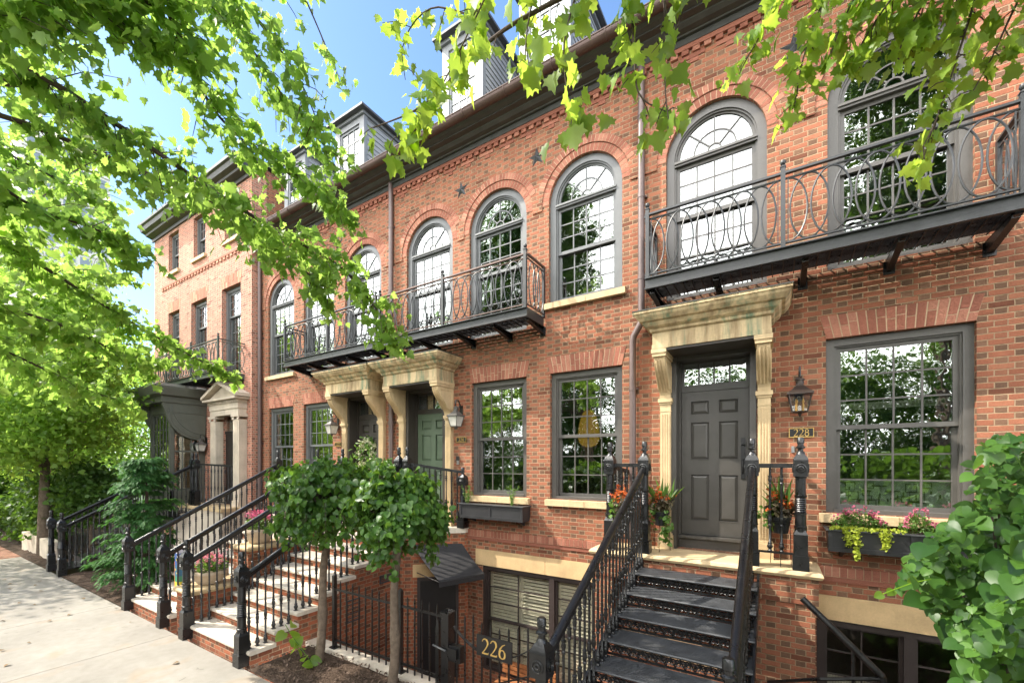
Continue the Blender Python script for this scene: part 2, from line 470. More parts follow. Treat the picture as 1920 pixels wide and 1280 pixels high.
# ------------------------------------------------------------------ leaves
def leaf_template(kind):
    if kind == 'maple':
        h = [(0.0, 0.0), (0.16, -0.07), (0.27, 0.07), (0.47, 0.03), (0.43, 0.22), (0.57, 0.42), (0.38, 0.42), (0.27, 0.52), (0.29, 0.70), (0.13, 0.73), (0.0, 1.0)]
    elif kind == 'round':
        h = [(0.0, 0.06), (0.16, 0.0), (0.38, 0.10), (0.47, 0.35), (0.40, 0.62), (0.22, 0.84), (0.0, 1.0)]
    elif kind == 'heart':
        h = [(0.0, 0.10), (0.12, -0.02), (0.34, -0.04), (0.50, 0.16), (0.50, 0.42), (0.36, 0.68), (0.16, 0.88), (0.0, 1.02)]
    elif kind == 'petal':
        h = [(0.0, 0.0), (0.3, 0.25), (0.45, 0.6), (0.2, 0.95), (0.0, 1.0)]
    elif kind == 'strip':
        h = [(0.0, 0.0), (0.05, 0.3), (0.045, 0.7), (0.0, 1.0)]
    elif kind == 'spray':
        h = [(0.0, 0.0), (0.05, 0.12), (0.26, 0.28), (0.07, 0.30), (0.24, 0.52), (0.06, 0.50), (0.17, 0.74), (0.04, 0.72), (0.0, 1.0)]
    else:
        h = [(0.0, 0.0), (0.26, 0.30), (0.20, 0.66), (0.0, 1.0)]
    left = [(-x, y) for x, y in h[1:-1]][::-1]
    out = h + left
    n = len(out)
    fold = {'maple': 0.22, 'round': 0.25, 'heart': 0.18}.get(kind, 0.3)
    vs = [(x, y, abs(x) * fold - 0.22 * y * y) for x, y in out]
    k = len(h)
    # split along the midrib: right polygon and left polygon, with a centre vertex for concave outlines
    c = n
    vs.append((0, 0.33 if kind != 'spray' else 0.4, -0.22 * 0.11))
    fs = [(c, i, (i + 1) % n) for i in range(n)]
    return np.array(vs, float), np.array(fs, int)


LT = {k: leaf_template(k) for k in ('maple', 'round', 'heart', 'petal', 'strip', 'spray', 'small')}


def leaf_mesh(name, mat, pts, tips, normals, sizes, kind):
    pts = np.asarray(pts, float); tips = np.asarray(tips, float); normals = np.asarray(normals, float); sizes = np.asarray(sizes, float)
    tips = tips / (np.linalg.norm(tips, axis=1, keepdims=True) + 1e-9)
    side = np.cross(tips, normals); side /= (np.linalg.norm(side, axis=1, keepdims=True) + 1e-9)
    nn = np.cross(side, tips)
    tv, tf = LT[kind]
    N, K = len(pts), len(tv)
    V = (pts[:, None, :] + sizes[:, None, None] * (tv[None, :, 0:1] * side[:, None, :] + tv[None, :, 1:2] * tips[:, None, :] + tv[None, :, 2:3] * nn[:, None, :])).reshape(-1, 3)
    F = (tf[None, :, :] + (np.arange(N) * K)[:, None, None]).reshape(-1, 3)
    me = bpy.data.meshes.new(name)
    me.vertices.add(len(V)); me.vertices.foreach_set('co', V.ravel())
    me.loops.add(F.size); me.loops.foreach_set('vertex_index', F.ravel().astype(np.int32))
    me.polygons.add(len(F)); me.polygons.foreach_set('loop_start', (np.arange(len(F)) * 3).astype(np.int32))
    me.polygons.foreach_set('use_smooth', np.ones(len(F), bool))
    me.materials.append(mat); me.update(calc_edges=True)
    return me


def rand_unit(n):
    v = rng.normal(size=(n, 3)); return v / np.linalg.norm(v, axis=1, keepdims=True)


def foliage(name, mat, parent, pts, size, kind='small', droop=0.5, up=0.7, var=0.35, label=None):
    pts = np.asarray(pts, float); n = len(pts)
    tips = rand_unit(n) + np.array([0, 0, -droop]); nor = rand_unit(n) * 0.75 + np.array([0, 0, up])
    sz = size * (1 + var * rng.uniform(-1, 1, n))
    return link(leaf_mesh(name, mat, pts, tips, nor, sz, kind), name, parent, label)


def crown_points(center, rad, n_clumps, per, spread, shell=0.55):
    d = rand_unit(n_clumps); r = rng.uniform(shell, 1.0, (n_clumps, 1)) ** 0.7
    cs = np.array(center) + d * r * np.array(rad)
    pts = cs[:, None, :] + rng.normal(size=(n_clumps, per, 3)) * np.array([spread, spread, spread * 0.55])
    return pts.reshape(-1, 3), cs
# ------------------------------------------------------------------ facades
F = 6.3            # facade plane of the row
ZG = 1.45          # ground storey / stoop level
WALL_BACK = 0.32


def rect(x0, x1, z0, z1): return [(x0, z0), (x1, z0), (x1, z1), (x0, z1)]


def arch_poly(xc, r, z0, zs, n=28):
    return [(xc - r, z0), (xc + r, z0)] + [(xc + r * math.cos(math.pi * i / n), zs + r * math.sin(math.pi * i / n)) for i in range(n + 1)]


def wall_mb(outer, holes, y, depth, mb=None):
    """front face with holes plus the reveals of the holes and the outer edges"""
    mb = mb or MB()
    polys = [[Vector((x, z, 0)) for x, z in p] for p in [outer] + holes]
    flat = [p for pl in polys for p in pl]
    tris = tessellate_polygon(polys)
    mb.add([(p.x, y, p.y) for p in flat], [tuple(t) for t in tris])
    for pl in polys:
        n = len(pl)
        mb.add([(p.x, y, p.y) for p in pl] + [(p.x, y + depth, p.y) for p in pl], [(i, (i + 1) % n, (i + 1) % n + n, i + n) for i in range(n)])
    return mb


def build_wall(mb, name, mat, parent):
    """faces are turned by hand so that brick coordinates see the outward side"""
    me = bpy.data.meshes.new(name); me.from_pydata(mb.v, [], mb.f); me.materials.append(mat)
    bm = bmesh.new(); bm.from_mesh(me); bmesh.ops.remove_doubles(bm, verts=bm.verts, dist=1e-5)
    bmesh.ops.recalc_face_normals(bm, faces=bm.faces)
    fr = [f for f in bm.faces if abs(f.normal.y) > 0.99]
    if fr and sum(f.normal.y * f.calc_area() for f in fr) > 0: bmesh.ops.reverse_faces(bm, faces=bm.faces)
    bm.to_mesh(me); bm.free(); me.validate()
    return link(me, name, parent)


def voussoirs_arch(mb, xc, zc, r0, r1, y0, y1, n, gap=0.006, a0=0.0, a1=math.pi):
    for i in range(n):
        b0 = a0 + (a1 - a0) * i / n; b1 = a0 + (a1 - a0) * (i + 1) / n
        g = gap / 2 / r0
        mb.arc(xc, zc, r0, r1, b0 + g, b1 - g, y0, y1, 1)


def jack_arch(mb, x0, x1, z0, z1, splay, y0, y1, n, gap=0.008):
    for i in range(n):
        def X(u, top): return (x0 - splay * top) + (x1 - x0 + 2 * splay * top) * u
        u0, u1 = i / n, (i + 1) / n
        g = gap / 2 / (x1 - x0)
        cut = random.choice([0.33, 0.5, 0.62, 1.0])
        segs = [(0, cut), (cut, 1)] if cut < 1 else [(0, 1)]
        for s0, s1 in segs:
            za = z0 + (z1 - z0) * s0 + (0.004 if s0 else 0); zb = z0 + (z1 - z0) * s1 - 0.004
            yy = y0 + random.uniform(-0.002, 0.002)
            mb.hexa([(X(u0 + g, s0), yy, za), (X(u1 - g, s0), yy, za), (X(u1 - g, s0), y1, za), (X(u0 + g, s0), y1, za),
                     (X(u0 + g, s1), yy, zb), (X(u1 - g, s1), yy, zb), (X(u1 - g, s1), y1, zb), (X(u0 + g, s1), y1, zb)])


def sash(mb, x0, x1, z0, z1, y, cols, rows, st=0.045, mt=0.018, dep=0.035):
    mb.box(x0, x0 + st, y, y + dep, z0, z1); mb.box(x1 - st, x1, y, y + dep, z0, z1)
    mb.box(x0 + st, x1 - st, y, y + dep, z0, z0 + st * 1.15); mb.box(x0 + st, x1 - st, y, y + dep, z1 - st, z1)
    gx0, gx1, gz0, gz1 = x0 + st, x1 - st, z0 + st * 1.15, z1 - st
    for i in range(1, cols):
        x = gx0 + (gx1 - gx0) * i / cols; mb.box(x - mt / 2, x + mt / 2, y + 0.006, y + dep - 0.006, gz0, gz1)
    for i in range(1, rows):
        z = gz0 + (gz1 - gz0) * i / rows; mb.box(gx0, gx1, y + 0.009, y + dep - 0.009, z - mt / 2, z + mt / 2)
    return gx0, gx1, gz0, gz1


def pane(x0, x1, z0, z1, y, mat, parent, tilt=0.0):
    mb = MB(); k = random.uniform(-1, 1) * 0.004
    mb.box(x0, x1, y, y + 0.005, z0, z1)
    return mb.build('pane', mat, parent)


def rect_window(house, x0, x1, z0, z1, y, mat, gl, rows=(3, 3), cols=4, casing=0.085, rec=0.06, sill=True, sill_ext=0.07, sill_mat=None, zmid=None, sillz=0.11):
    """double-hung window in an opening x0..x1, z0..z1 of a wall face at y"""
    mb = MB(); yf = y + rec
    c = casing
    mb.box(x0, x0 + c, yf, y + 0.2, z0, z1); mb.box(x1 - c, x1, yf, y + 0.2, z0, z1)
    mb.box(x0 + c, x1 - c, yf, y + 0.2, z1 - c, z1); mb.box(x0 + c, x1 - c, yf - 0.012, y + 0.2, z0, z0 + 0.045)
    b = 0.02
    mb.box(x0 + c, x0 + c + b, yf + 0.022, y + 0.19, z0 + 0.045, z1 - c); mb.box(x1 - c - b, x1 - c, yf + 0.022, y + 0.19, z0 + 0.045, z1 - c)
    mb.box(x0 + c + b, x1 - c - b, yf + 0.022, y + 0.19, z1 - c - b, z1 - c)
    xa, xb, za, zb = x0 + c + b, x1 - c - b, z0 + 0.045, z1 - c - b
    zm = zmid if zmid else (za + zb) / 2
    g1 = sash(mb, xa, xb, zm - 0.02, zb, yf + 0.045, cols, rows[0])
    g2 = sash(mb, xa, xb, za, zm + 0.025, yf + 0.085, cols, rows[1])
    w = mb.build('window', mat, house)
    pane(g1[0], g1[1], g1[2], g1[3], yf + 0.06, gl, w); pane(g2[0], g2[1], g2[2], g2[3], yf + 0.1, gl, w)
    if sill:
        sb = MB(); xm = (x0 + x1) / 2 + 0.02
        for a, e in ((x0 - sill_ext, xm - 0.003), (xm + 0.003, x1 + sill_ext)):
            sb.hexa([(a, y - 0.07, z0 - sillz), (e, y - 0.07, z0 - sillz), (e, y + 0.1, z0 - sillz), (a, y + 0.1, z0 - sillz),
                     (a, y - 0.07, z0 - 0.012), (e, y - 0.07, z0 - 0.012), (e, y + 0.1, z0 - 0.001), (a, y + 0.1, z0 - 0.001)])
        sb.build('sill', sill_mat or M['stone'], w)
    return w


def fan(mb, xc, zs, r, y, dep, mt=0.016):
    ri = r - 0.04
    mb.arc(xc, zs + 0.03, ri, r, 0, math.pi, y, y + dep, 26)
    mb.box(xc - r, xc + r, y, y + dep, zs - 0.012, zs + 0.03)
    zc = zs + 0.03
    mb.arc(xc, zc, 0.075, 0.075 + mt, 0, math.pi, y + 0.006, y + dep - 0.006, 14)
    rm = r * 0.52
    mb.arc(xc, zc, rm, rm + mt, 0, math.pi, y + 0.008, y + dep - 0.008, 20)
    for a in (45, 90, 135):
        a = math.radians(a); ca, sa = math.cos(a), math.sin(a)
        mb.beam((xc + 0.085 * ca, y + dep / 2, zc + 0.085 * sa), (xc + ri * ca, y + dep / 2, zc + ri * sa), mt, dep - 0.01, up=(0, 1, 0))


def arch_window(house, xc, z0, y, mat, gl, zs=6.93, w=1.232, rec=0.05, rows=(3, 4), sill=None, zmid=6.11):
    r = w / 2; c = 0.105; mb = MB(); yf = y + rec
    x0, x1 = xc - r, xc + r
    mb.box(x0, x0 + c, yf, y + 0.2, z0, zs); mb.box(x1 - c, x1, yf, y + 0.2, z0, zs)
    mb.arc(xc, zs, r - c, r, 0, math.pi, yf, y + 0.2, 32)
    mb.box(x0 + c, x1 - c, yf, y + 0.2, z0, z0 + 0.05)
    b = 0.022
    mb.arc(xc, zs, r - c - b, r - c, 0, math.pi, yf + 0.02, y + 0.19, 32)
    mb.box(x0 + c, x0 + c + b, yf + 0.02, y + 0.19, z0 + 0.05, zs); mb.box(x1 - c - b, x1 - c, yf + 0.02, y + 0.19, z0 + 0.05, zs)
    # transom bar with a projecting moulding
    mb.box(x0 + c, x1 - c, yf - 0.004, y + 0.18, zs - 0.085, zs - 0.012)
    mb.box(x0 + c, x1 - c, yf - 0.022, yf - 0.004, zs - 0.055, zs - 0.03)
    rr = r - c - b
    fan(mb, xc, zs - 0.012, rr, yf + 0.045, 0.035)
    xa, xb = x0 + c + b, x1 - c - b
    g1 = sash(mb, xa, xb, zmid - 0.02, zs - 0.085, yf + 0.045, 4, rows[0])
    g2 = sash(mb, xa, xb, z0 + 0.05, zmid + 0.03, yf + 0.085, 4, rows[1])
    wn = mb.build('window', mat, house)
    pane(*g1, yf + 0.06, gl, wn); pane(*g2, yf + 0.1, gl, wn)
    am = MB(); n = 26; ri = rr - 0.03
    am.prism([(xc + ri * math.cos(math.pi * i / n), zs + 0.018 + ri * math.sin(math.pi * i / n)) for i in range(n + 1)], 'y', yf + 0.062, yf + 0.067)
    am.build('pane', gl, wn)
    if sill:
        sb = MB(); xm = xc + 0.05
        for a, e in ((x0 - 0.06, xm - 0.003), (xm + 0.003, x1 + 0.06)):
            sb.hexa([(a, y - 0.07, z0 - 0.105), (e, y - 0.07, z0 - 0.105), (e, y + 0.1, z0 - 0.105), (a, y + 0.1, z0 - 0.105),
                     (a, y - 0.07, z0 - 0.012), (e, y - 0.07, z0 - 0.012), (e, y + 0.1, z0 - 0.001), (a, y + 0.1, z0 - 0.001)])
        sb.build('sill', M['stone'], wn)
    return wn


def blind(w, x0, x1, z0, z1, y, name='window_blind', mat=None):
    mb = MB(); z = z0
    while z < z1 - 0.02:
        mb.hexa([(x0, y, z), (x1, y, z), (x1, y + 0.012, z + 0.006), (x0, y + 0.012, z + 0.006), (x0, y + 0.004, z + 0.03), (x1, y + 0.004, z + 0.03), (x1, y + 0.016, z + 0.034), (x0, y + 0.016, z + 0.034)])
        z += 0.042
    return mb.build(name, mat or M['blind'], w)


# ---- digits with thick and thin strokes (serif numerals of the house plates)
def digit_strokes(ch):
    def arcp(cx, cz, rx, rz, a0, a1, n=16): return [(cx + rx * math.cos(math.radians(a0 + (a1 - a0) * i / n)), cz + rz * math.sin(math.radians(a0 + (a1 - a0) * i / n))) for i in range(n + 1)]
    if ch == '2':
        p = arcp(0.28, 0.74, 0.22, 0.25, 165, -25, 18) + [(0.40, 0.48), (0.24, 0.25), (0.07, 0.06)]
        return [(p, [0.05] * 4 + [0.07] * 6 + [0.12] * 8 + [0.10, 0.07, 0.06, 0.05]), ([(0.05, 0.05), (0.30, 0.05), (0.52, 0.06), (0.56, 0.17)], [0.09, 0.1, 0.09, 0.03])]
    if ch == '4':
        return [([(0.40, 0.0), (0.40, 0.98)], [0.12, 0.12]), ([(0.38, 0.97), (0.04, 0.30)], [0.05, 0.05]), ([(0.02, 0.28), (0.58, 0.28)], [0.06, 0.06])]
    if ch == '6':
        p = [(0.50, 0.95), (0.30, 0.84), (0.14, 0.62), (0.08, 0.40)]
        return [(p, [0.04, 0.07, 0.1, 0.12]), (arcp(0.29, 0.29, 0.21, 0.27, 165, 525, 26), [0.12] * 5 + [0.06] * 6 + [0.12] * 6 + [0.06] * 6 + [0.12] * 4)]
    if ch == '8':
        return [(arcp(0.29, 0.74, 0.18, 0.22, 0, 360, 22), [0.09] * 23), (arcp(0.29, 0.27, 0.22, 0.26, 0, 360, 22), [0.1] * 23)]
    return []


def digits(text, xc, zc, h, y, mat, parent, name='numerals'):
    mb = MB(); adv = 0.66 * h; x = xc - adv * len(text) / 2 + 0.04 * h; z = zc - h / 2
    for ch in text:
        for k, (pts, ws) in enumerate(digit_strokes(ch)):
            n = len(pts); vs = []
            for i in range(n):
                a = pts[max(i - 1, 0)]; b = pts[min(i + 1, n - 1)]
                tx, tz = b[0] - a[0], b[1] - a[1]; L = math.hypot(tx, tz) or 1
                nx, nz = -tz / L * ws[i] / 2, tx / L * ws[i] / 2
                yy = y - 0.0006 * k
                for sx in (1, -1):
                    vs += [(x + (pts[i][0] + sx * nx) * h, yy - 0.005, z + (pts[i][1] + sx * nz) * h), (x + (pts[i][0] + sx * nx) * h, yy, z + (pts[i][1] + sx * nz) * h)]
            fs = []
            for i in range(n - 1):
                a = 4 * i; b = a + 4
                fs += [(a, a + 2, b + 2, b), (a + 1, b + 1, b + 3, a + 3), (a, b, b + 1, a + 1), (a + 2, a + 3, b + 3, b + 2)]
            fs += [(0, 1, 3, 2), (4 * n - 4, 4 * n - 2, 4 * n - 1, 4 * n - 3)]
            mb.add(vs, fs)
        x += adv
    return mb.build(name, mat, parent)


def house_plate(text, x0, x1, z0, z1, y, label, h):
    mb = MB(); mb.box(x0, x1, y - 0.02, y, z0, z1)
    o = mb.build('house_number_sign', M['black_plate'])
    fr = MB(); e = 0.008; yy = y - 0.024
    fr.box(x0, x1, yy, y - 0.02, z0, z0 + e); fr.box(x0, x1, yy, y - 0.02, z1 - e, z1); fr.box(x0, x0 + e, yy, y - 0.02, z0 + e, z1 - e); fr.box(x1 - e, x1, yy, y - 0.02, z0 + e, z1 - e)
    fr.build('border', M['gold'], o)
    if text: digits(text, (x0 + x1) / 2, (z0 + z1) / 2, h, y - 0.0205, M['gold'], o)
    return tag(o, label, 'sign', 'house number plates')


# ---- stars
def star(house, x, z, r, mat):
    vs = [(x, F - 0.055, z)]
    for i in range(10):
        a = math.radians(90 + 36 * i + 4); rr = r if i % 2 == 0 else r * 0.40
        vs.append((x + rr * math.cos(a), F - 0.012, z + rr * math.sin(a)))
    mb = MB(); mb.add(vs + [(x, F + 0.0, z)], [(0, 1 + i, 1 + (i + 1) % 10) for i in range(10)] + [(11, 1 + (i + 1) % 10, 1 + i) for i in range(10)])
    return mb.build('star_plate', mat, house)


def dentils(house, x0, x1, z, mat):
    """band of projecting header bricks under the frieze with a stepped row below"""
    mb = MB()
    n = int((x1 - x0) / 0.142); st = (x1 - x0) / n
    for i in range(n):
        a = x0 + st * i + st * 0.14
        mb.box(a, a + st * 0.62, F - 0.055, F + 0.02, z + 0.062, z + 0.122)
    mb.box(x0 + 0.003, x1 - 0.003, F - 0.06, F + 0.02, z + 0.126, z + 0.19)
    m = int((x1 - x0) / 0.43); st = (x1 - x0) / m
    for i in range(m):
        a = x0 + st * i
        mb.box(a + st * 0.28, a + st * 0.98, F - 0.03, F + 0.02, z + 0.0, z + 0.057)
        mb.box(a + st * 0.55, a + st * 0.80, F - 0.03, F + 0.02, z - 0.063, z - 0.006)
    return mb.build('dentil_course', mat, house)


def cornice(house, x0, x1, z0):
    prof = [(F - 0.002, z0), (F - 0.07, z0), (F - 0.07, z0 + 0.085), (F - 0.11, z0 + 0.09), (F - 0.12, z0 + 0.105), (F - 0.19, z0 + 0.12), (F - 0.24, z0 + 0.15), (F - 0.25, z0 + 0.165), (F - 0.34, z0 + 0.17), (F - 0.34, z0 + 0.19), (F - 0.40, z0 + 0.21), (F - 0.44, z0 + 0.24), (F + 0.1, z0 + 0.24)]
    mb = MB(); mb.prism(prof, 'x', x0, x1)
    c = mb.build('cornice', M['cornice'], house)
    g = MB(); R_ = 0.085; yc = F - 0.5; zc = z0 + 0.30; pr = []
    for i in range(13):
        a = math.radians(180 + 15 * i); pr.append((yc + R_ * math.cos(a), zc + R_ * math.sin(a)))
    pr2 = [(yc + (R_ - 0.008) * math.cos(math.radians(360 - 15 * i)), zc + (R_ - 0.008) * math.sin(math.radians(360 - 15 * i))) for i in range(13)]
    vs = []
    loop = pr + pr2
    g.prism(loop, 'x', x0, x1)
    g.tube([(x0, yc - R_, zc + 0.006), (x1, yc - R_, zc + 0.006)], 0.012, 8)
    x = x0 + 0.6
    while x < x1:
        g.tube([(x, yc + (R_ + 0.004) * math.cos(math.radians(180 + 20 * i)), zc + (R_ + 0.004) * math.sin(math.radians(180 + 20 * i))) for i in range(10)], 0.009, 5)
        x += 0.85
    g.build('gutter', M['copper'], house)


def dormer(house, x0, x1, y, z0, z1, yb):
    mb = MB(); zb = z0
    # side walls as lapped boards, front corner posts
    z = zb
    while z < z1 - 0.001:
        ze = min(z + 0.115, z1)
        for sx, e in ((x0, -1), (x1, 1)):
            mb.hexa([(sx + e * 0.018, y + 0.1, z), (sx, y + 0.1, z), (sx, yb, z), (sx + e * 0.018, yb, z),
                     (sx + e * 0.004, y + 0.1, ze), (sx, y + 0.1, ze), (sx, yb, ze), (sx + e * 0.004, yb, ze)] if e > 0 else
                    [(sx - 0.018, y + 0.1, z), (sx - 0.018, yb, z), (sx, yb, z), (sx, y + 0.1, z), (sx - 0.004, y + 0.1, ze), (sx - 0.004, yb, ze), (sx, yb, ze), (sx, y + 0.1, ze)])
        z += 0.115
    d = mb.build('dormer', M['siding'], house)
    t = MB(); c = 0.13
    t.box(x0 - 0.03, x0 + c, y, y + 0.1, zb, z1); t.box(x1 - c, x1 + 0.03, y, y + 0.1, zb, z1); t.box(x0 + c, x1 - c, y, y + 0.1, z1 - 0.14, z1)
    t.box(x0 + c, x1 - c, y, y + 0.1, zb, zb + 0.08)
    t.box(x0 - 0.06, x1 + 0.06, y - 0.05, yb, z1, z1 + 0.07)
    t.build('trim_board', M['dormer_trim'], d)
    s = MB(); g = sash(s, x0 + c, x1 - c, zb + 0.08, z1 - 0.14, y + 0.03, 3, 5, 0.05, 0.022)
    s.build('window_sash', M['dormer_trim'], d)
    pane(*g, y + 0.05, M['glass'], d)
    r = MB(); o = 0.16; xm = (x0 + x1) / 2
    b = [(x0 - o, y - o, z1 + 0.07), (x1 + o, y - o, z1 + 0.07), (x1 + o, yb, z1 + 0.07), (x0 - o, yb, z1 + 0.07)]
    tp = [(x0 - o, y - o, z1 + 0.12), (x1 + o, y - o, z1 + 0.12), (x1 + o, yb, z1 + 0.12), (x0 - o, yb, z1 + 0.12)]
    r.hexa(b + tp)
    r.add([tp[0], tp[1], tp[2], tp[3], (xm, y + 0.55, z1 + 0.42), (xm, yb, z1 + 0.42)], [(0, 1, 4), (1, 2, 5, 4), (3, 0, 4, 5), (2, 3, 5)])
    r.build('dormer_roof', M['slate'], d)
    return d


def shell(house, x0, x1, ytop, z0, zt, wallmat, yb=13.0):
    """side walls, rear wall and roof that close the house behind its facade"""
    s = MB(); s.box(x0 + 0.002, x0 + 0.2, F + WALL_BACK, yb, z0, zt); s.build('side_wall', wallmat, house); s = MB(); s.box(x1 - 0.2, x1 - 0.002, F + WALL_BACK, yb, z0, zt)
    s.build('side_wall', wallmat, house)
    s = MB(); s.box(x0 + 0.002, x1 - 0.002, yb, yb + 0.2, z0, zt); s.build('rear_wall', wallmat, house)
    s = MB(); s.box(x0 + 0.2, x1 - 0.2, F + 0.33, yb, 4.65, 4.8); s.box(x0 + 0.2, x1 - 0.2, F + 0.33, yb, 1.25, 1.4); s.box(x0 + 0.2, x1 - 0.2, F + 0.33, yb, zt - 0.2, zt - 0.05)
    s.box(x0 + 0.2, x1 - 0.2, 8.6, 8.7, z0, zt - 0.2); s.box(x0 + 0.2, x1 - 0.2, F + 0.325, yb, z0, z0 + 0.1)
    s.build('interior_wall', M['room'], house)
    s = MB(); a = (F - 0.5, zt + 0.02); b = (9.4, zt + 2.0)
    s.prism([a, (F + 0.1, zt - 0.05), (yb + 0.2, zt - 0.05), (yb + 0.2, zt + 2.0), b], 'x', x0 + 0.001, x1 - 0.001)
    s.build('roof', M['slate'], house)


BASE_Z = -1.5
FZ = 8.42   # underside of the frieze


def row_house(name, label, x0, x1, arches, arch_z0, ground, door_open, basements, spring=6.93):
    h = thing(name, ((x0 + x1) / 2, F, 0), label, 'house', 'brick row houses')
    r = 1.232 / 2
    holes = [arch_poly(xc, r, z, spring) for xc, z in zip(arches, arch_z0)]
    holes += [rect(*g) for g in ground] + [rect(*door_open)] + [rect(*b) for b in basements]
    mb = wall_mb(rect(x0, x1, BASE_Z, FZ + 0.06), holes, F, WALL_BACK)
    wall = build_wall(mb, 'wall', M['brick'], h)
    # the wall above the springing stands a little proud, cut round each arch ring
    st = 0.018; rr = r + 0.125; top = FZ - 0.02
    pts = [(x0 + 0.001, 6.86)]
    for xc in sorted(arches):
        pts.append((xc - rr, 6.86)); n = 26
        pts += [(xc + rr * math.cos(math.pi - math.pi * i / n), spring + rr * math.sin(math.pi - math.pi * i / n)) for i in range(n + 1)]
        pts.append((xc + rr, 6.86))
    pts += [(x1 - 0.001, 6.86), (x1 - 0.001, top), (x0 + 0.001, top)]
    build_wall(wall_mb(pts, [], F - st, st), 'upper_wall', M['brick'], h)
    for xc, z in zip(arches, arch_z0):
        am = MB()
        voussoirs_arch(am, xc, spring, r + 0.001, r + 0.122, F - 0.008, F + 0.11, 31, 0.009)
        voussoirs_arch(am, xc, spring, rr + 0.004, rr + 0.112, F - st - 0.005, F + 0.0, 30, 0.008, math.radians(19), math.pi - math.radians(19))
        ao = am.build('brick_arch', M['vous'], h)
        mo = MB(); mo.arc(xc, spring, r + 0.002, r + 0.120, 0, math.pi, F - 0.004, F + 0.1, 40); mo.arc(xc, spring, rr + 0.006, rr + 0.110, math.radians(19), math.pi - math.radians(19), F - st - 0.0025, F, 40)
        mo.build('mortar_bed', M['mortar'], ao)
    for gx0, gx1, gz0, gz1 in ground:
        jm = MB(); jack_arch(jm, gx0, gx1, gz1 + 0.002, gz1 + 0.275, 0.065, F - 0.007, F + 0.1, 16, 0.012); jo = jm.build('flat_arch', M['vous'], h)
        mo = MB(); mo.prism([(gx0 + .004, gz1 + .004), (gx1 - .004, gz1 + .004), (gx1 + .06, gz1 + .272), (gx0 - .06, gz1 + .272)], 'y', F - 0.003, F + 0.09); mo.build('mortar_bed', M['mortar'], jo)
    # plinth band: soldier course over a narrow projecting course
    sm = MB(); n = int((x1 - x0) / 0.073); s_ = (x1 - x0) / n
    for i in range(n):
        sm.box(x0 + s_ * i + 0.004, x0 + s_ * (i + 1) - 0.004, F - 0.03 + random.uniform(-.002, .002), F + 0.02, 1.31, 1.425)
    sm.box(x0 + 0.002, x1 - 0.002, F - 0.018, F + 0.02, 1.245, 1.303)
    pb_ = sm.build('plinth_band', M['vous'], h)
    mo = MB(); mo.box(x0 + 0.003, x1 - 0.003, F - 0.025, F + 0.01, 1.305, 1.422); mo.build('mortar_bed', M['mortar'], pb_)
    dentils(h, x0, x1, FZ - 0.19, M['vous'])
    cornice(h, x0, x1, FZ)
    shell(h, x0, x1, F, BASE_Z, 8.75, M['brick'])
    return h


def downspout(house, pts, r=0.048, mat=None, name='downspout'):
    mb = MB(); mb.tube(pts, r, 14)
    zs = [p[2] for p in pts]
    a, b = Vector(pts[0]), Vector(pts[-1])
    for i in range(len(pts) - 1):
        p, q = Vector(pts[i]), Vector(pts[i + 1]); L = (q - p).length
        if L > 0.8:
            k = int(L / 1.6) + 1
            for j in range(1, k + 1):
                c = p.lerp(q, (j - 0.5) / k); mb.lathe([(r + 0.006, -0.03), (r + 0.006, 0.03)], c, 14)
                mb.box(c.x - 0.07, c.x + 0.07, c.y + r * 0.6, F + 0.003, c.z - 0.012, c.z + 0.012)
    return mb.build(name, mat or M['pipe'], house, True)


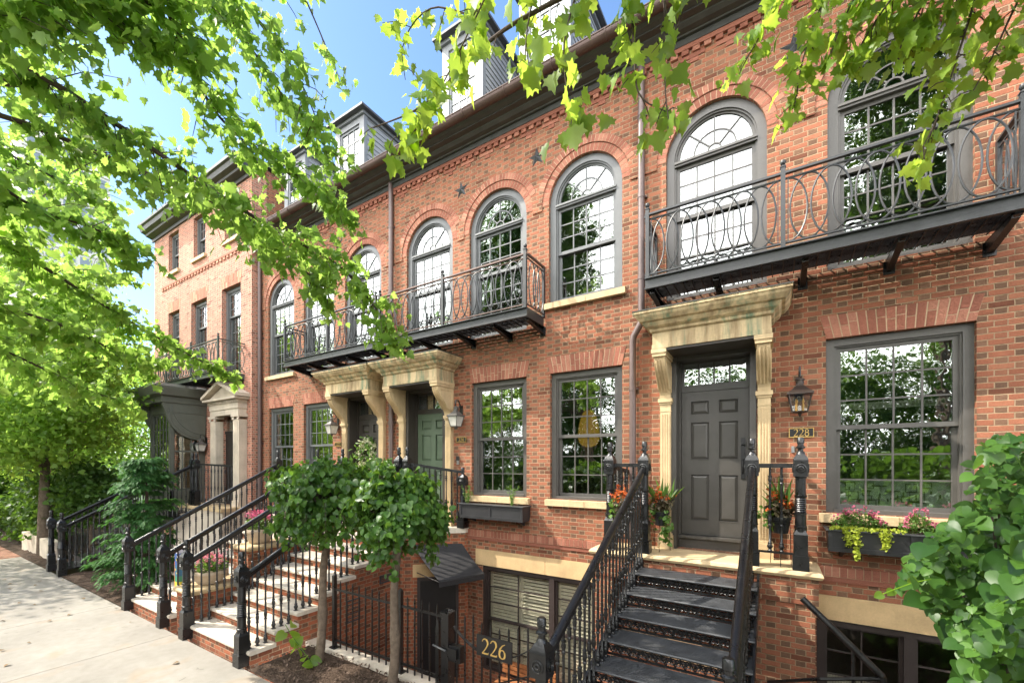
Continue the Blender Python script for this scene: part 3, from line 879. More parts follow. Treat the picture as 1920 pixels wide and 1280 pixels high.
# ---- stone entrance with consoles
def entrance(house, xl, xr, yf, z0=ZG, cap_z=4.17, name='entrance_canopy', pil=0.165):
    """xl..xr outer edges of the pilasters"""
    zc = cap_z
    mb = MB(); ov = 0.19
    prof_frieze = (xl - 0.005, xr + 0.005)
    fy = yf
    mb.box(prof_frieze[0], prof_frieze[1], fy, F + 0.001, zc, zc + 0.055)
    mb.box(prof_frieze[0] + 0.008, prof_frieze[1] - 0.008, fy + 0.008, F + 0.001, zc + 0.055, zc + 0.21)
    def ring(o, z): return [(xl - o, fy - o, z), (xr + o, fy - o, z), (xr + o, F + 0.001, z), (xl - o, F + 0.001, z)]
    lv = [(0.0, zc + 0.21), (0.022, zc + 0.225), (0.03, zc + 0.255), (0.075, zc + 0.285), (0.095, zc + 0.315), (0.10, zc + 0.335), (0.135, zc + 0.345), (0.175, zc + 0.395), (ov, zc + 0.43), (ov + 0.012, zc + 0.435), (ov + 0.012, zc + 0.465)]
    vs = []; fs = []
    for o, z in lv: vs += ring(o, z)
    for i in range(len(lv) - 1):
        for k in range(4): fs.append((4 * i + k, 4 * i + (k + 1) % 4, 4 * i + 4 + (k + 1) % 4, 4 * i + 4 + k))
    e = 4 * (len(lv) - 1); fs += [(0, 3, 2, 1), (e, e + 1, e + 2, e + 3)]
    mb.add(vs, fs)
    c = mb.build(name, M['stone_canopy'], house)
    fl = MB(); fl.box(xl - ov - 0.02, xr + ov + 0.02, fy - ov - 0.02, F, zc + 0.466, zc + 0.478)
    fl.build('lead_flashing', M['cornice'], c)
    sf = MB(); sf.box(xl + pil, xr - pil, fy + 0.02, F + 0.25, zc - 0.03, zc - 0.001); sf.build('soffit', M['door_dark'], c)
    proj = F - yf
    for a, b in ((xl, xl + pil), (xr - pil, xr)):
        # console: scrolled side outline from the canopy front back to the wall
        out = [(F + 0.001, zc - 0.002), (yf + 0.02, zc - 0.002), (yf + 0.02, zc - 0.05)]
        zb = 3.56
        for i in range(13):
            u = i / 12
            s_ = 0.5 - 0.5 * math.cos(math.pi * u)
            yy = yf + 0.045 + (proj - 0.15) * (s_ ** 1.15)
            out.append((yy, zc - 0.10 - (zc - 0.10 - zb) * u))
        out += [(F + 0.001, zb)]
        bm_ = MB(); bm_.prism(out[::-1], 'x', a + 0.012, b - 0.012)
        # flutes on the scroll front
        for q in (0.27, 0.5, 0.73):
            xx = a + (b - a) * q
            pts = [(xx, p[0] - 0.004, p[1]) for p in out[4:14]]
            bm_.tube(pts, 0.011, 6)
        bm_.box(a - 0.014, b + 0.014, yf + 0.0, F + 0.001, zc - 0.055, zc - 0.003)
        bm_.box(a - 0.004, b + 0.004, yf + 0.012, F + 0.001, zc - 0.10, zc - 0.055)
        # raised panel moulding on the two cheeks
        for sx, e_ in ((a + 0.012, -1), (b - 0.012, 1)):
            q = [(F - 0.06, zc - 0.16), (yf + 0.12, zc - 0.16), (yf + 0.15, zc - 0.26), (F - 0.18, zb + 0.12), (F - 0.06, zb + 0.08)]
            bm_.tube([(sx + e_ * 0.002, y_, z_) for y_, z_ in q], 0.008, 5, closed=True)
        bm_.build('bracket', M['stone'], c)
        p = MB(); yy = F - 0.085
        p.box(a + 0.012, b - 0.012, yy, F + 0.001, z0 + 0.20, zb - 0.055)
        p.box(a - 0.012, b + 0.012, yy - 0.03, F + 0.001, zb - 0.055, zb - 0.002)
        p.box(a + 0.0, b - 0.0, yy - 0.014, F + 0.001, zb - 0.085, zb - 0.055)
        p.box(a + 0.004, b - 0.004, yy - 0.006, F + 0.001, zb - 0.185, zb - 0.175)
        w = (b - a) - 0.024
        for i in range(4):
            xx = a + 0.012 + w * (0.16 + 0.68 * i / 3)
            p.box(xx - 0.008, xx + 0.008, yy - 0.008, yy, z0 + 0.25, zb - 0.22)
        p.box(a - 0.018, b + 0.018, yy - 0.03, F + 0.001, z0, z0 + 0.19)
        p.box(a - 0.006, b + 0.006, yy - 0.015, F + 0.001, z0 + 0.19, z0 + 0.215)
        p.build('pilaster', M['stone'], c)
    return c


def front_door(house, x0, x1, xo0, xo1, ztop, mat, frame_mat, label=None, wreath=False):
    """door leaf x0..x1 in an opening xo0..xo1 lined with painted jambs"""
    y = F + 0.17; z0 = 1.635; zd = 3.665
    fr = MB()
    fr.box(xo0, x0 - 0.0, F - 0.04, y + 0.12, ZG, ztop); fr.box(x1 + 0.0, xo1, F - 0.04, y + 0.12, ZG, ztop)
    fr.box(x0, x1, y + 0.03, y + 0.12, zd, zd + 0.055); fr.box(x0, x1, F - 0.02, y + 0.12, ztop - 0.05, ztop)
    fr.box(x0, x1, y - 0.02, y + 0.12, ZG, z0 - 0.045); fr.box(x0 - 0.02, x1 + 0.02, y - 0.07, y + 0.12, z0 - 0.045, z0 - 0.008)
    fr.box(x0, x0 + 0.025, y + 0.0, y + 0.12, z0, ztop - 0.05); fr.box(x1 - 0.025, x1, y + 0.0, y + 0.12, z0, ztop - 0.05)
    frame = fr.build('door_frame', frame_mat, house)
    t = MB(); g = sash(t, x0 + 0.025, x1 - 0.025, zd + 0.055, ztop - 0.05, y + 0.04, 4, 1, 0.035, 0.02)
    t.build('transom_sash', frame_mat, frame)
    pane(*g, y + 0.06, M['glass_low'], frame)
    xa, xb = x0 + 0.028, x1 - 0.028
    d = MB(); yy = y + 0.04; st = 0.115; ms = 0.11
    xm = (xa + xb) / 2; rails = [z0, z0 + 0.20, z0 + 0.86, z0 + 1.06, z0 + 1.60, z0 + 1.70, z0 + 1.90, zd]
    d.box(xa, xa + st, yy, yy + 0.045, z0, zd - 0.004); d.box(xb - st, xb, yy, yy + 0.045, z0, zd - 0.004); d.box(xm - ms / 2, xm + ms / 2, yy, yy + 0.045, z0, zd - 0.004)
    for a, b in ((0, 1), (2, 3), (4, 5), (6, 7)):
        zz0 = rails[a]; zz1 = min(rails[b], zd - 0.004)
        d.box(xa + st, xm - ms / 2, yy, yy + 0.045, zz0, zz1); d.box(xm + ms / 2, xb - st, yy, yy + 0.045, zz0, zz1)
    for zz0, zz1 in ((rails[1], rails[2]), (rails[3], rails[4]), (rails[5], rails[6])):
        for a, b in ((xa + st, xm - ms / 2), (xm + ms / 2, xb - st)):
            d.box(a, b, yy + 0.025, yy + 0.04, zz0, zz1)
            e = 0.05
            d.hexa([(a + 0.012, yy + 0.025, zz0 + 0.012), (b - 0.012, yy + 0.025, zz0 + 0.012), (b - e, yy + 0.008, zz0 + e), (a + e, yy + 0.008, zz0 + e),
                    (a + 0.012, yy + 0.025, zz1 - 0.012), (b - 0.012, yy + 0.025, zz1 - 0.012), (b - e, yy + 0.008, zz1 - e), (a + e, yy + 0.008, zz1 - e)])
            for q in ((a, a + 0.01, zz0, zz1), (b - 0.01, b, zz0, zz1), (a + 0.01, b - 0.01, zz0, zz0 + 0.01), (a + 0.01, b - 0.01, zz1 - 0.01, zz1)):
                d.box(q[0], q[1], yy - 0.004, yy + 0.025, q[2], q[3])
    door = d.build('door', mat, house, label=label)
    hd = MB(); hx = xb - 0.065
    hd.box(hx - 0.026, hx + 0.026, yy - 0.012, yy - 0.004, z0 + 0.80, z0 + 1.36)
    hd.tube([(hx, yy - 0.012, z0 + 1.06), (hx, yy - 0.055, z0 + 1.04), (hx, yy - 0.06, z0 + 0.97), (hx, yy - 0.05, z0 + 0.90), (hx, yy - 0.012, z0 + 0.88)], 0.011, 8)
    hd.lathe([(0.03, 0), (0.03, 0.004)], (hx, yy - 0.014, z0 + 1.26), 14)
    hd.build('door_handle', M['iron'], door)
    return door


# ---- balconies
OV = None
def balcony(house, x0, x1, yf, posts, iron, left_end=True, right_end=True, z0=4.93, brackets=(), rail_mat=None):
    """fascia channel, grating floor, ring railing between posts; yf = front plane"""
    yb = F - 0.02
    fb = MB(); h = 0.15
    fb.box(x0, x1, yf, yf + 0.012, z0, z0 + h); fb.box(x0, x1, yf - 0.035, yf, z0 + h - 0.014, z0 + h); fb.box(x0, x1, yf - 0.035, yf, z0, z0 + 0.014)
    fb.box(x0, x0 + 0.012, yf + 0.012, yb, z0, z0 + h); fb.box(x1 - 0.012, x1, yf + 0.012, yb, z0, z0 + h)
    b = fb.build('balcony', iron, house)
    g = MB(); y = yf + 0.03
    while y < yb - 0.02:
        g.box(x0 + 0.012, x1 - 0.012, y, y + 0.007, z0 + 0.07, z0 + 0.1); y += 0.024
    x = x0 + 0.1
    while x < x1 - 0.05:
        g.box(x, x + 0.01, yf + 0.013, yb, z0 + 0.055, z0 + 0.069); x += 0.11
    g.build('deck_grating', M['iron'], b)
    zr = z0 + h + 0.83; zl = z0 + h + 0.045
    rl = MB()
    yr = yf + 0.0
    rl.box(x0, x1, yr - 0.022, yr + 0.022, zr - 0.012, zr + 0.012)
    rl.tube([(x0, yr, zr - 0.065), (x1, yr, zr - 0.065)], 0.012, 6); rl.box(x0, x1, yr - 0.012, yr + 0.012, zl - 0.008, zl + 0.008)
    for xe, on in ((x0 + 0.0, left_end), (x1 - 0.0, right_end)):
        if on:
            rl.box(xe - 0.02, xe + 0.02, yr + 0.022, yb, zr - 0.0125, zr + 0.0115); rl.beam((xe, yr, zr - 0.065), (xe, yb, zr - 0.065), 0.016, 0.016); rl.beam((xe, yr + 0.012, zl), (xe, yb, zl), 0.02, 0.014)
    rl.build('railing', rail_mat or iron, b)
    ov = MB(); hz = (zr - 0.065 - zl) / 2 - 0.004; zc = (zr - 0.065 + zl) / 2
    def ell(c, rx, axis):
        n = 26; pts = []
        for i in range(n):
            a = 2 * math.pi * i / n
            pts.append((c[0] + (rx * math.cos(a) if axis == 'x' else 0), c[1] + (rx * math.cos(a) if axis == 'y' else 0), zc + hz * math.sin(a)))
        ov.tube(pts, 0.0098, 5, closed=True)
    for a, e in zip(posts[:-1], posts[1:]):
        L = e - a - 0.1; n = max(2, round(L / 0.185)); st = L / n
        rx = st * 0.92
        ov.box(a + 0.043, a + 0.053, yr - 0.005, yr + 0.005, zl, zr - 0.06); ov.box(e - 0.053, e - 0.043, yr - 0.005, yr + 0.005, zl, zr - 0.06)
        for i in range(n + 1):
            cx = a + 0.05 + st * i
            if i in (0, n):
                s = 1 if i == 0 else -1
                pts = [(cx + s * rx * math.sin(math.pi * k / 12), yr + 0.002, zc + hz * math.cos(math.pi * k / 12)) for k in range(13)]
                ov.tube(pts, 0.0098, 5)
            else: ell((cx, yr + (0.004 if i % 2 else -0.004), 0), rx, 'x')
    for xe, on in ((x0, left_end), (x1, right_end)):
        if on:
            L = yb - yr
            for cy in (yr + L * 0.30, yr + L * 0.55, yr + L * 0.80): ell((xe, cy, 0), L * 0.19, 'y')
    ov.build('ring_panel', iron, b, True)
    pm = MB(); s = 0.023
    pm.box(-s, s, -s, s, 0, 0.90); pm.box(-s - 0.006, s + 0.006, -s - 0.006, s + 0.006, 0.895, 0.907)
    pm.lathe([(0.0, 0.0), (0.012, 0.004), (0.012, 0.02), (0.024, 0.03), (0.03, 0.05), (0.024, 0.07), (0.0, 0.08)], (0, 0, 0.905), 12)
    me = mesh_of(pm, 'railing_post', iron)
    for px in posts: place(me, 'railing_post', b, (px, yr, z0 + h + 0.001))
    for xe, on in ((x0, left_end), (x1, right_end)):
        if on:
            wp = MB(); wp.box(xe - 0.018, xe + 0.018, yb - 0.03, yb + 0.02, z0 + h, zr + 0.015); wp.build('railing_post', iron, b)
    for bx in brackets:
        k = MB(); k.prism([(yf + 0.04, z0 - 0.001), (yf + 0.04, z0 - 0.045), (F, z0 - 0.135), (F, z0 - 0.001)], 'x', bx - 0.03, bx - 0.018)
        k.box(bx - 0.03, bx + 0.03, yf + 0.04, F, z0 - 0.013, z0 - 0.0012)
        k.hexa([(bx - 0.018, yf + 0.04, z0 - 0.045), (bx + 0.03, yf + 0.04, z0 - 0.045), (bx + 0.03, F, z0 - 0.135), (bx - 0.018, F, z0 - 0.135),
                (bx - 0.018, yf + 0.04, z0 - 0.037), (bx + 0.03, yf + 0.04, z0 - 0.037), (bx + 0.03, F, z0 - 0.127), (bx - 0.018, F, z0 - 0.127)])
        k.box(bx - 0.05, bx + 0.05, F - 0.014, F, z0 - 0.16, z0 - 0.014)
        k.build('bracket', M['iron'], b)
    return b
# ------------------------------------------------------------------ the row
A224 = [-5.87, -4.235, -2.575]; A222 = [-11.15, -9.50, -7.87]; A228 = [-0.71, 1.14, 4.4, 6.1]
h224 = row_house('townhouse', 'red brick row house with the bright green door and three arched windows upstairs', -6.87, -1.70,
                 A224, [4.95, 4.95, 5.29], [(-4.80, -3.62, 2.06, 4.13), (-3.17, -1.96, 2.06, 4.13)], (-6.47, -5.39, ZG, 4.14), [(-4.55, -1.75, -1.1, 0.79)])
h222 = row_house('townhouse', 'red brick row house with the dark door hung with a flower wreath', -12.16, -6.87,
                 A222, [5.0, 4.95, 4.95], [(-11.72, -10.58, 2.06, 4.13), (-10.12, -8.94, 2.06, 4.13)], (-8.35, -7.27, ZG, 4.14), [])
h228 = row_house('townhouse', 'red brick row house with the large dark grey door and the tallest balcony', -1.70, 8.6,
                 A228, [4.95, 4.95, 4.95, 4.95], [(0.51, 1.77, 2.06, 4.13), (3.4, 4.6, 2.06, 4.13), (5.6, 6.8, 2.06, 4.13)], (-1.25, -0.21, ZG, 4.14), [(0.42, 2.9, -1.1, 0.79)])

for hh, xs, z0s in ((h224, A224, [4.95, 4.95, 5.29]), (h222, A222, [5.0, 4.95, 4.95]), (h228, A228, [4.95] * 4)):
    for x, z in zip(xs, z0s):
        w = arch_window(hh, x, z, F, M['trim_blue'] if hh is not h228 else M['trim'], M['glass'], rows=(3, 3) if z > 5.1 else (3, 4), sill=(z > 4.96))
for g in ((-4.80, -3.62, 2.06, 4.13), (-3.17, -1.96, 2.06, 4.13)):
    rect_window(h224, *g, F, M['trim'], M['glass_low'], zmid=3.085)
for g in ((-11.72, -10.58, 2.06, 4.13), (-10.12, -8.94, 2.06, 4.13)):
    w = rect_window(h222, *g, F, M['trim_blue'], M['glass_low'], zmid=3.085)
for i, g in enumerate(((0.51, 1.77, 2.06, 4.13), (3.4, 4.6, 2.06, 4.13), (5.6, 6.8, 2.06, 4.13))):
    w = rect_window(h228, *g, F, M['trim'], M['glass_low'], zmid=3.07)
    if i == 0:
        s = MB(); s.box(0.62, 1.66, F + 0.30, F + 0.315, 3.30, 3.38); s.build('window_shade', M['blind'], w)
        s = MB(); s.box(0.62, 1.66, F + 0.24, F + 0.25, 2.10, 2.44); s.build('cafe_curtain', plain_mat('white_fabric', (0.66, 0.70, 0.62), 0.8), w)
        s = MB()
        for q in range(34):
            cx, cz = random.uniform(0.68, 1.58), random.uniform(2.16, 2.40); a = random.choice((0.035, 0.05, 0.065)); t_ = 0.008; yy = F + 0.236 - 0.0005 * q
            if q % 3 == 2: s.box(cx - a, cx + a, yy, yy + 0.0003, cz - t_, cz + t_)
            elif q % 3 == 1: s.box(cx - t_, cx + t_, yy, yy + 0.0003, cz - a * .6, cz + a * .6)
            else:
                for e in ((cx - a, cx + a, cz - a, cz - a + t_), (cx - a, cx + a, cz + a - t_, cz + a), (cx - a, cx - a + t_, cz - a + t_, cz + a - t_), (cx + a - t_, cx + a, cz - a + t_, cz + a - t_)): s.box(e[0], e[1], yy, yy + 0.0003, e[2], e[3])
        s.build('curtain_pattern', M['trim'], w)

# shutters, frames and panes of the basement windows
def basement_window(house, x0, x1, z0, z1, cols, shutters):
    y = F + 0.02; mb = MB()
    mb.box(x0, x1, y, y + 0.15, z1 - 0.075, z1); mb.box(x0, x0 + 0.07, y, y + 0.15, z0, z1 - 0.075); mb.box(x1 - 0.07, x1, y, y + 0.15, z0, z1 - 0.075); mb.box(x0 + 0.07, x1 - 0.07, y, y + 0.15, z0, z0 + 0.06)
    w = (x1 - x0 - 0.14 - 0.09 * (cols - 1)) / cols; spans = []
    for i in range(cols):
        a = x0 + 0.07 + i * (w + 0.09); spans.append((a, a + w))
        if i < cols - 1: mb.box(a + w, a + w + 0.09, y - 0.004, y + 0.15, z0 + 0.06, z1 - 0.075)
    for a, b in spans:
        zm = (z0 + z1) / 2 - 0.05
        sash(mb, a, b, zm, z1 - 0.075, y + 0.05, 2, 3, 0.035, 0.016); sash(mb, a, b, z0 + 0.06, zm + 0.03, y + 0.09, 2, 3, 0.035, 0.016)
    o = mb.build('window', M['basement_frame'], house)
    for a, b in spans:
        pane(a + 0.035, b - 0.035, z0 + 0.1, z1 - 0.11, y + 0.07, M['glass_clear'], o)
        if shutters:
            n = 2; sw = (b - a) / n
            for k in range(n):
                s = MB(); sa, sb_ = a + k * sw + 0.004, a + (k + 1) * sw - 0.004; ys = y + 0.135
                s.box(sa, sa + 0.05, ys, ys + 0.03, z0, z1 - 0.07); s.box(sb_ - 0.05, sb_, ys, ys + 0.03, z0, z1 - 0.07); s.box(sa, sb_, ys + 0.001, ys + 0.029, z1 - 0.16, z1 - 0.07); s.box(sa, sb_, ys + 0.001, ys + 0.029, 0.02, 0.08)
                z = z0 + 0.05
                while z < z1 - 0.16:
                    s.hexa([(sa + 0.05, ys - 0.004, z), (sb_ - 0.05, ys - 0.004, z), (sb_ - 0.05, ys + 0.03, z + 0.028), (sa + 0.05, ys + 0.03, z + 0.028),
                            (sa + 0.05, ys - 0.004, z + 0.008), (sb_ - 0.05, ys - 0.004, z + 0.008), (sb_ - 0.05, ys + 0.03, z + 0.036), (sa + 0.05, ys + 0.03, z + 0.036)]); z += 0.058
                s.build('shutter', M['shutter'], o)
        else:
            s = MB(); n = 26; x = a
            for k in range(n):
                xa = a + (b - a) * k / n; xb = a + (b - a) * (k + 0.86) / n; s.box(xa, xb, y + 0.24, y + 0.25, z0 + 0.05, z0 + 1.15)
            s.build('curtain', M['blind'], o)
    return o


basement_window(h224, -4.55, -1.75, -1.1, 0.79, 2, True)
basement_window(h228, 0.42, 2.9, -1.1, 0.79, 3, False)
for hh, a, m_, b in ((h224, -4.70, -3.26, -1.72), (h228, 0.36, 1.9, 3.2)):
    for e in ((a, m_ - 0.003), (m_ + 0.003, b)):
        s = MB(); s.box(e[0], e[1], F - 0.012, F + 0.02, 0.79, 1.075); s.build('lintel', M['stone_lintel'], hh)

# downspouts
downspout(h228, [(-1.655, F - 0.09, 8.55), (-1.655, F - 0.075, 8.3), (-1.655, F - 0.075, 4.75), (-1.665, F - 0.075, 4.68), (-1.77, F - 0.075, 4.50), (-1.78, F - 0.075, 4.43), (-1.78, F - 0.075, 0.3)])
downspout(h224, [(-6.87, F - 0.09, 8.55), (-6.87, F - 0.075, 8.3), (-6.87, F - 0.075, 1.46)], 0.05)
downspout(h222, [(-12.06, F - 0.10, 8.5), (-12.06, F - 0.075, 8.3), (-12.06, F - 0.075, 1.0)], 0.05)

star(h224, -5.03, 7.80, 0.195, M['iron_grey']); star(h224, -3.41, 7.80, 0.195, M['iron_grey']); star(h228, 0.20, 7.79, 0.195, M['iron_grey'])
star(h222, -8.7, 7.80, 0.195, M['iron_grey'])

dormer(h222, -9.08, -8.10, 6.5, 8.95, 10.72, 9.2); dormer(h222, -11.3, -10.4, 6.5, 8.95, 10.72, 9.2)
dormer(h224, -5.66, -4.72, 6.5, 8.95, 11.0, 9.3); dormer(h224, -3.86, -2.92, 6.5, 8.95, 11.0, 9.3)
dormer(h228, 0.3, 1.3, 6.5, 8.95, 11.0, 9.3)

# entrances and doors
entrance(h228, -1.40, -0.04, 5.80); entrance(h224, -6.64, -5.22, 5.80, name='entrance_canopy'); entrance(h222, -8.50, -7.09, 5.80)
front_door(h228, -1.18, -0.28, -1.25, -0.21, 4.14, M['door'], M['door'])
front_door(h224, -6.40, -5.48, -6.47, -5.39, 4.14, M['door_green'], M['door_dark'])
front_door(h222, -8.28, -7.36, -8.35, -7.27, 4.14, M['door_dark'], M['door_dark'])

# balconies
balcony(h224, -6.66, -3.28, 5.72, [-6.63, -5.00, -3.31], M['iron_grey'], False, True, brackets=(-6.45, -5.6, -4.75, -3.95, -3.30), rail_mat=M['copper'])
balcony(h222, -9.98, -6.72, 5.72, [-9.95, -8.30, -6.75], M['iron_grey'], True, False, brackets=(-9.8, -9.1, -8.4, -7.7, -6.95))
balcony(h228, -1.46, 1.92, 5.68, [-1.43, 0.07, 1.89], M['iron_grey'], True, True, brackets=(-1.38, -0.62, 0.28, 1.08, 1.86))

# things hung on the facades
house_plate('228', *[U(1479, 803, F)[0], U(1526, 802, F)[0]], 2.965, 3.08, F, 'black and gold house plate reading 228 on the brick under the right wall lantern', 0.085)
house_plate('224', -5.155, -4.91, 3.045, 3.14, F, 'dark house plate reading 224 on the brick beside the green door', 0.066)
house_plate('222', -8.83, -8.60, 3.045, 3.14, F, 'dark house plate under the lantern left of the wreath door', 0.066)


M['lantern'] = paint_mat('dark_bronze', (0.045, 0.032, 0.026), 0.35, 0.25, 6, 0.4)
def lantern(x, z, s, label, lit, F=F):
    """wall lantern: z = bottom finial; hangs from a curled bracket on the wall"""
    y = F - 0.17
    t = thing('wall_lantern', (x, F, z), label, 'lantern', 'wall lanterns by the doors')
    b = MB()
    b.tube([(x, F, z + 0.44 * s), (x, F - 0.05, z + 0.52 * s), (x, F - 0.10, z + 0.60 * s), (x, F - 0.16, z + 0.60 * s), (x, y - 0.01, z + 0.54 * s), (x, y, z + 0.47 * s)], 0.011, 8)
    b.tube([(x, F - 0.02, z + 0.30 * s), (x, F - 0.07, z + 0.36 * s), (x, F - 0.09, z + 0.44 * s), (x, F - 0.06, z + 0.50 * s)], 0.007, 6)
    b.box(x - 0.035, x + 0.035, F - 0.016, F, z + 0.22 * s, z + 0.50 * s)
    b.build('wall_bracket', M['iron'], t)
    c = MB(); w0, w1, h0, h1 = 0.075 * s, 0.115 * s, 0.06 * s, 0.27 * s
    c.lathe([(0.006, 0), (0.018, 0.02), (0.03, 0.045), (w0 * 1.35, h0 - 0.005), (w0 * 1.42, h0 + 0.008)], (x, y, z), 4, math.pi / 4)
    for sx, sy in ((1, 1), (1, -1), (-1, 1), (-1, -1)):
        c.tube([(x + sx * w0, y + sy * w0, z + h0), (x + sx * w1, y + sy * w1, z + h1)], 0.007, 5)
    c.lathe([(w1 * 1.62, h1 - 0.004), (w1 * 1.62, h1 + 0.016), (w1 * 1.2, h1 + 0.04), (0.05 * s, h1 + 0.105 * s), (0.05 * s, h1 + 0.125 * s)], (x, y, z), 4, math.pi / 4)
    c.lathe([(0.042 * s, h1 + 0.125 * s), (0.04 * s, h1 + 0.165 * s), (0.052 * s, h1 + 0.17 * s), (0.05 * s, h1 + 0.18 * s), (0.012, h1 + 0.21 * s)], (x, y, z), 12)
    c.build('lantern_cage', M['lantern'] if lit else M['trim'], t)
    g = MB(); g.lathe([(w0 * 1.36, h0 + 0.012), (w1 * 1.36, h1 - 0.006)], (x, y, z), 4, math.pi / 4); g.build('lantern_glass', M['lamp_glass'] if lit else plain_mat('frosted_glass', (0.55, 0.53, 0.47), 0.3), t)
    if lit:
        for dx in (-0.033, 0.033):
            q = MB(); q.lathe([(0.012, h0 + 0.01), (0.013, h0 + 0.09), (0.009, h0 + 0.1), (0.014, h0 + 0.115), (0.011, h0 + 0.14), (0.003, h0 + 0.165)], (x + dx * s, y, z), 10)
            q.build('candle_bulb', plain_mat('amber_candle', (0.75, 0.42, 0.12), 0.4), t, True)
    return t


lantern(0.245, 3.20, 1.0, 'dark bronze wall lantern with two candle bulbs above the 228 plate', True)
lantern(-5.04, 3.27, 0.92, 'grey wall lantern on a curled bracket right of the green door', False)
lantern(-8.74, 3.27, 0.92, 'grey wall lantern left of the door with the wreath', False)

# door bells
t = MB(); t.box(-5.135, -5.085, F - 0.03, F, 2.62, 2.76); o = t.build('doorbell', M['steel']); tag(o, 'small steel doorbell on the brick under the 224 plate', 'doorbell')
t = MB(); t.box(-5.145, -5.075, F - 0.036, F - 0.03, 2.70, 2.78); t.build('bell_button', M['black_plate'], o)
t = MB(); t.box(0.165, 0.195, F - 0.03, F, 2.78, 2.86); o = t.build('wall_hook', M['steel']); tag(o, 'small metal hook on the brick under the 228 plate', 'hook')

# woven pendant lamp in the room behind the second ground-floor window
lx, lz = U(1104, 802, 7.3)
t = thing('pendant_lamp', (lx, 7.3, lz), 'yellow woven teardrop lamp glowing behind the window left of the downspout', 'lamp')
b = MB(); prof = [(0.02, 0.33), (0.075, 0.31), (0.115, 0.26), (0.145, 0.18), (0.17, 0.08), (0.187, -0.03), (0.195, -0.12), (0.19, -0.20), (0.165, -0.27), (0.12, -0.32), (0.04, -0.345)]
b.lathe(prof, (lx, 7.3, lz), 20)
m, nt, out = new_mat('woven_lamp'); q = NT(nt)
e = q.n('ShaderNodeEmission'); e.inputs[1].default_value = 0.2
wv = q.n('ShaderNodeTexWave', wave_type='BANDS', bands_direction='Z'); wv.inputs['Scale'].default_value = 14; wv.inputs['Distortion'].default_value = 3
q.l(q.pos(), wv.inputs[0])
q.l(q.ramp(wv.outputs[1], [(0.2, (0.30, 0.13, 0.01)), (0.8, (0.95, 0.55, 0.08))]), e.inputs[0]); q.l(e.outputs[0], out.inputs[0])
b.build('lamp_shade', m, t, True)
b = MB(); b.tube([(lx, 7.3, lz + 0.36), (lx, 7.3, 4.6)], 0.006, 6); b.build('lamp_cord', M['iron'], t)

# wreath on the left door
cx, cz, cy = -7.82, 2.86, F + 0.14
t = thing('door_wreath', (cx, cy, cz), 'wreath of cream and green hydrangea blooms on the dark door', 'wreath')
b = MB(); b.tube([(cx + 0.24 * math.cos(a), cy, cz + 0.27 * math.sin(a)) for a in np.linspace(0, 2 * math.pi, 24, endpoint=False)], 0.025, 6, closed=True); b.build('wreath_ring', M['twig'], t)
pc, pg = [], []
for i in range(13):
    a = 2 * math.pi * i / 13; c0 = np.array([cx + 0.25 * math.cos(a), cy - 0.05, cz + 0.28 * math.sin(a)])
    pc.append(c0 + rng.normal(size=(46, 3)) * 0.043); pg.append(c0 + rng.normal(size=(12, 3)) * 0.085)
foliage('wreath_blossom', M['cream'], t, np.vstack(pc), 0.05, 'petal', 0, 0.2); foliage('leaves', M['leaf_herb'], t, np.vstack(pg), 0.11, 'small', 0.2, 0.2)

# ------------------------------------------------------------------ the taller pale house at the end
A = 6.07
h220 = thing('townhouse', (-15.5, A, 0), 'tallest pale brick house at the far end with the bay window and small pediment', 'house', 'brick row houses')
X0, X1 = -18.80, -12.165
w3 = [(-17.60, -16.80, 9.10, 10.42), (-15.70, -14.90, 9.10, 10.42), (-13.68, -12.86, 9.10, 10.42)]
w2 = [(-17.62, -16.75, 5.1, 7.75), (-15.88, -14.80, 5.1, 7.75), (-13.86, -12.76, 5.1, 7.75)]
dr = (-13.0, -12.2 - 0.25, ZG, 4.0)
mb = wall_mb(rect(X0, X1, BASE_Z, 10.62), [rect(*w) for w in w3 + w2] + [rect(-13.76, -12.9, ZG, 4.02)], A, 0.4)
build_wall(mb, 'wall', M['brick_pale'], h220)
s = MB(); s.box(X0 + 0.002, X0 + 0.2, A + 0.4, 13, BASE_Z, 10.9); s.build('side_wall', M['brick'], h220); s = MB(); s.box(X1 - 0.2, X1 - 0.002, A + 0.4, 13, BASE_Z, 10.9); s.build('side_wall', M['brick'], h220)
s = MB(); s.box(X0 + 0.2, X1 - 0.2, 12.8, 12.98, BASE_Z, 10.9); s.build('rear_wall', M['brick_pale'], h220)
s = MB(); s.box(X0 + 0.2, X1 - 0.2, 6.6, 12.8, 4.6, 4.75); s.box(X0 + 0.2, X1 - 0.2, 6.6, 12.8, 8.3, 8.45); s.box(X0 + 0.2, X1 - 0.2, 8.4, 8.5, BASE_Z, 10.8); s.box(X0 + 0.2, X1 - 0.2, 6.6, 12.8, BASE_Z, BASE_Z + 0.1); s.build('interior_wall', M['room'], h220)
s = MB(); s.box(X0 - 0.1, X1 + 0.1, A - 0.1, 13.1, 10.951, 11.05); s.build('roof', M['slate'], h220)
for w in w3: rect_window(h220, *w, A, M['trim_blue'], M['glass'], rows=(2, 3), cols=3, casing=0.07, rec=0.1)
for w in w2: rect_window(h220, *w, A, M['trim_blue'], M['glass'], rows=(3, 4), cols=4, casing=0.09, rec=0.12, sill=False, zmid=6.95)
for w in w2:
    jm = MB(); jack_arch(jm, w[0], w[1], w[3] + 0.002, w[3] + 0.34, 0.08, A - 0.005, A + 0.1, 13); jm.build('flat_arch', M['vous_pale'], h220)
dm = MB(); n = 26
for i in range(n):
    a = -18.1 + 5.4 * i / n; dm.box(a, a + 0.12, A - 0.03, A + 0.02, 8.60, 8.665)
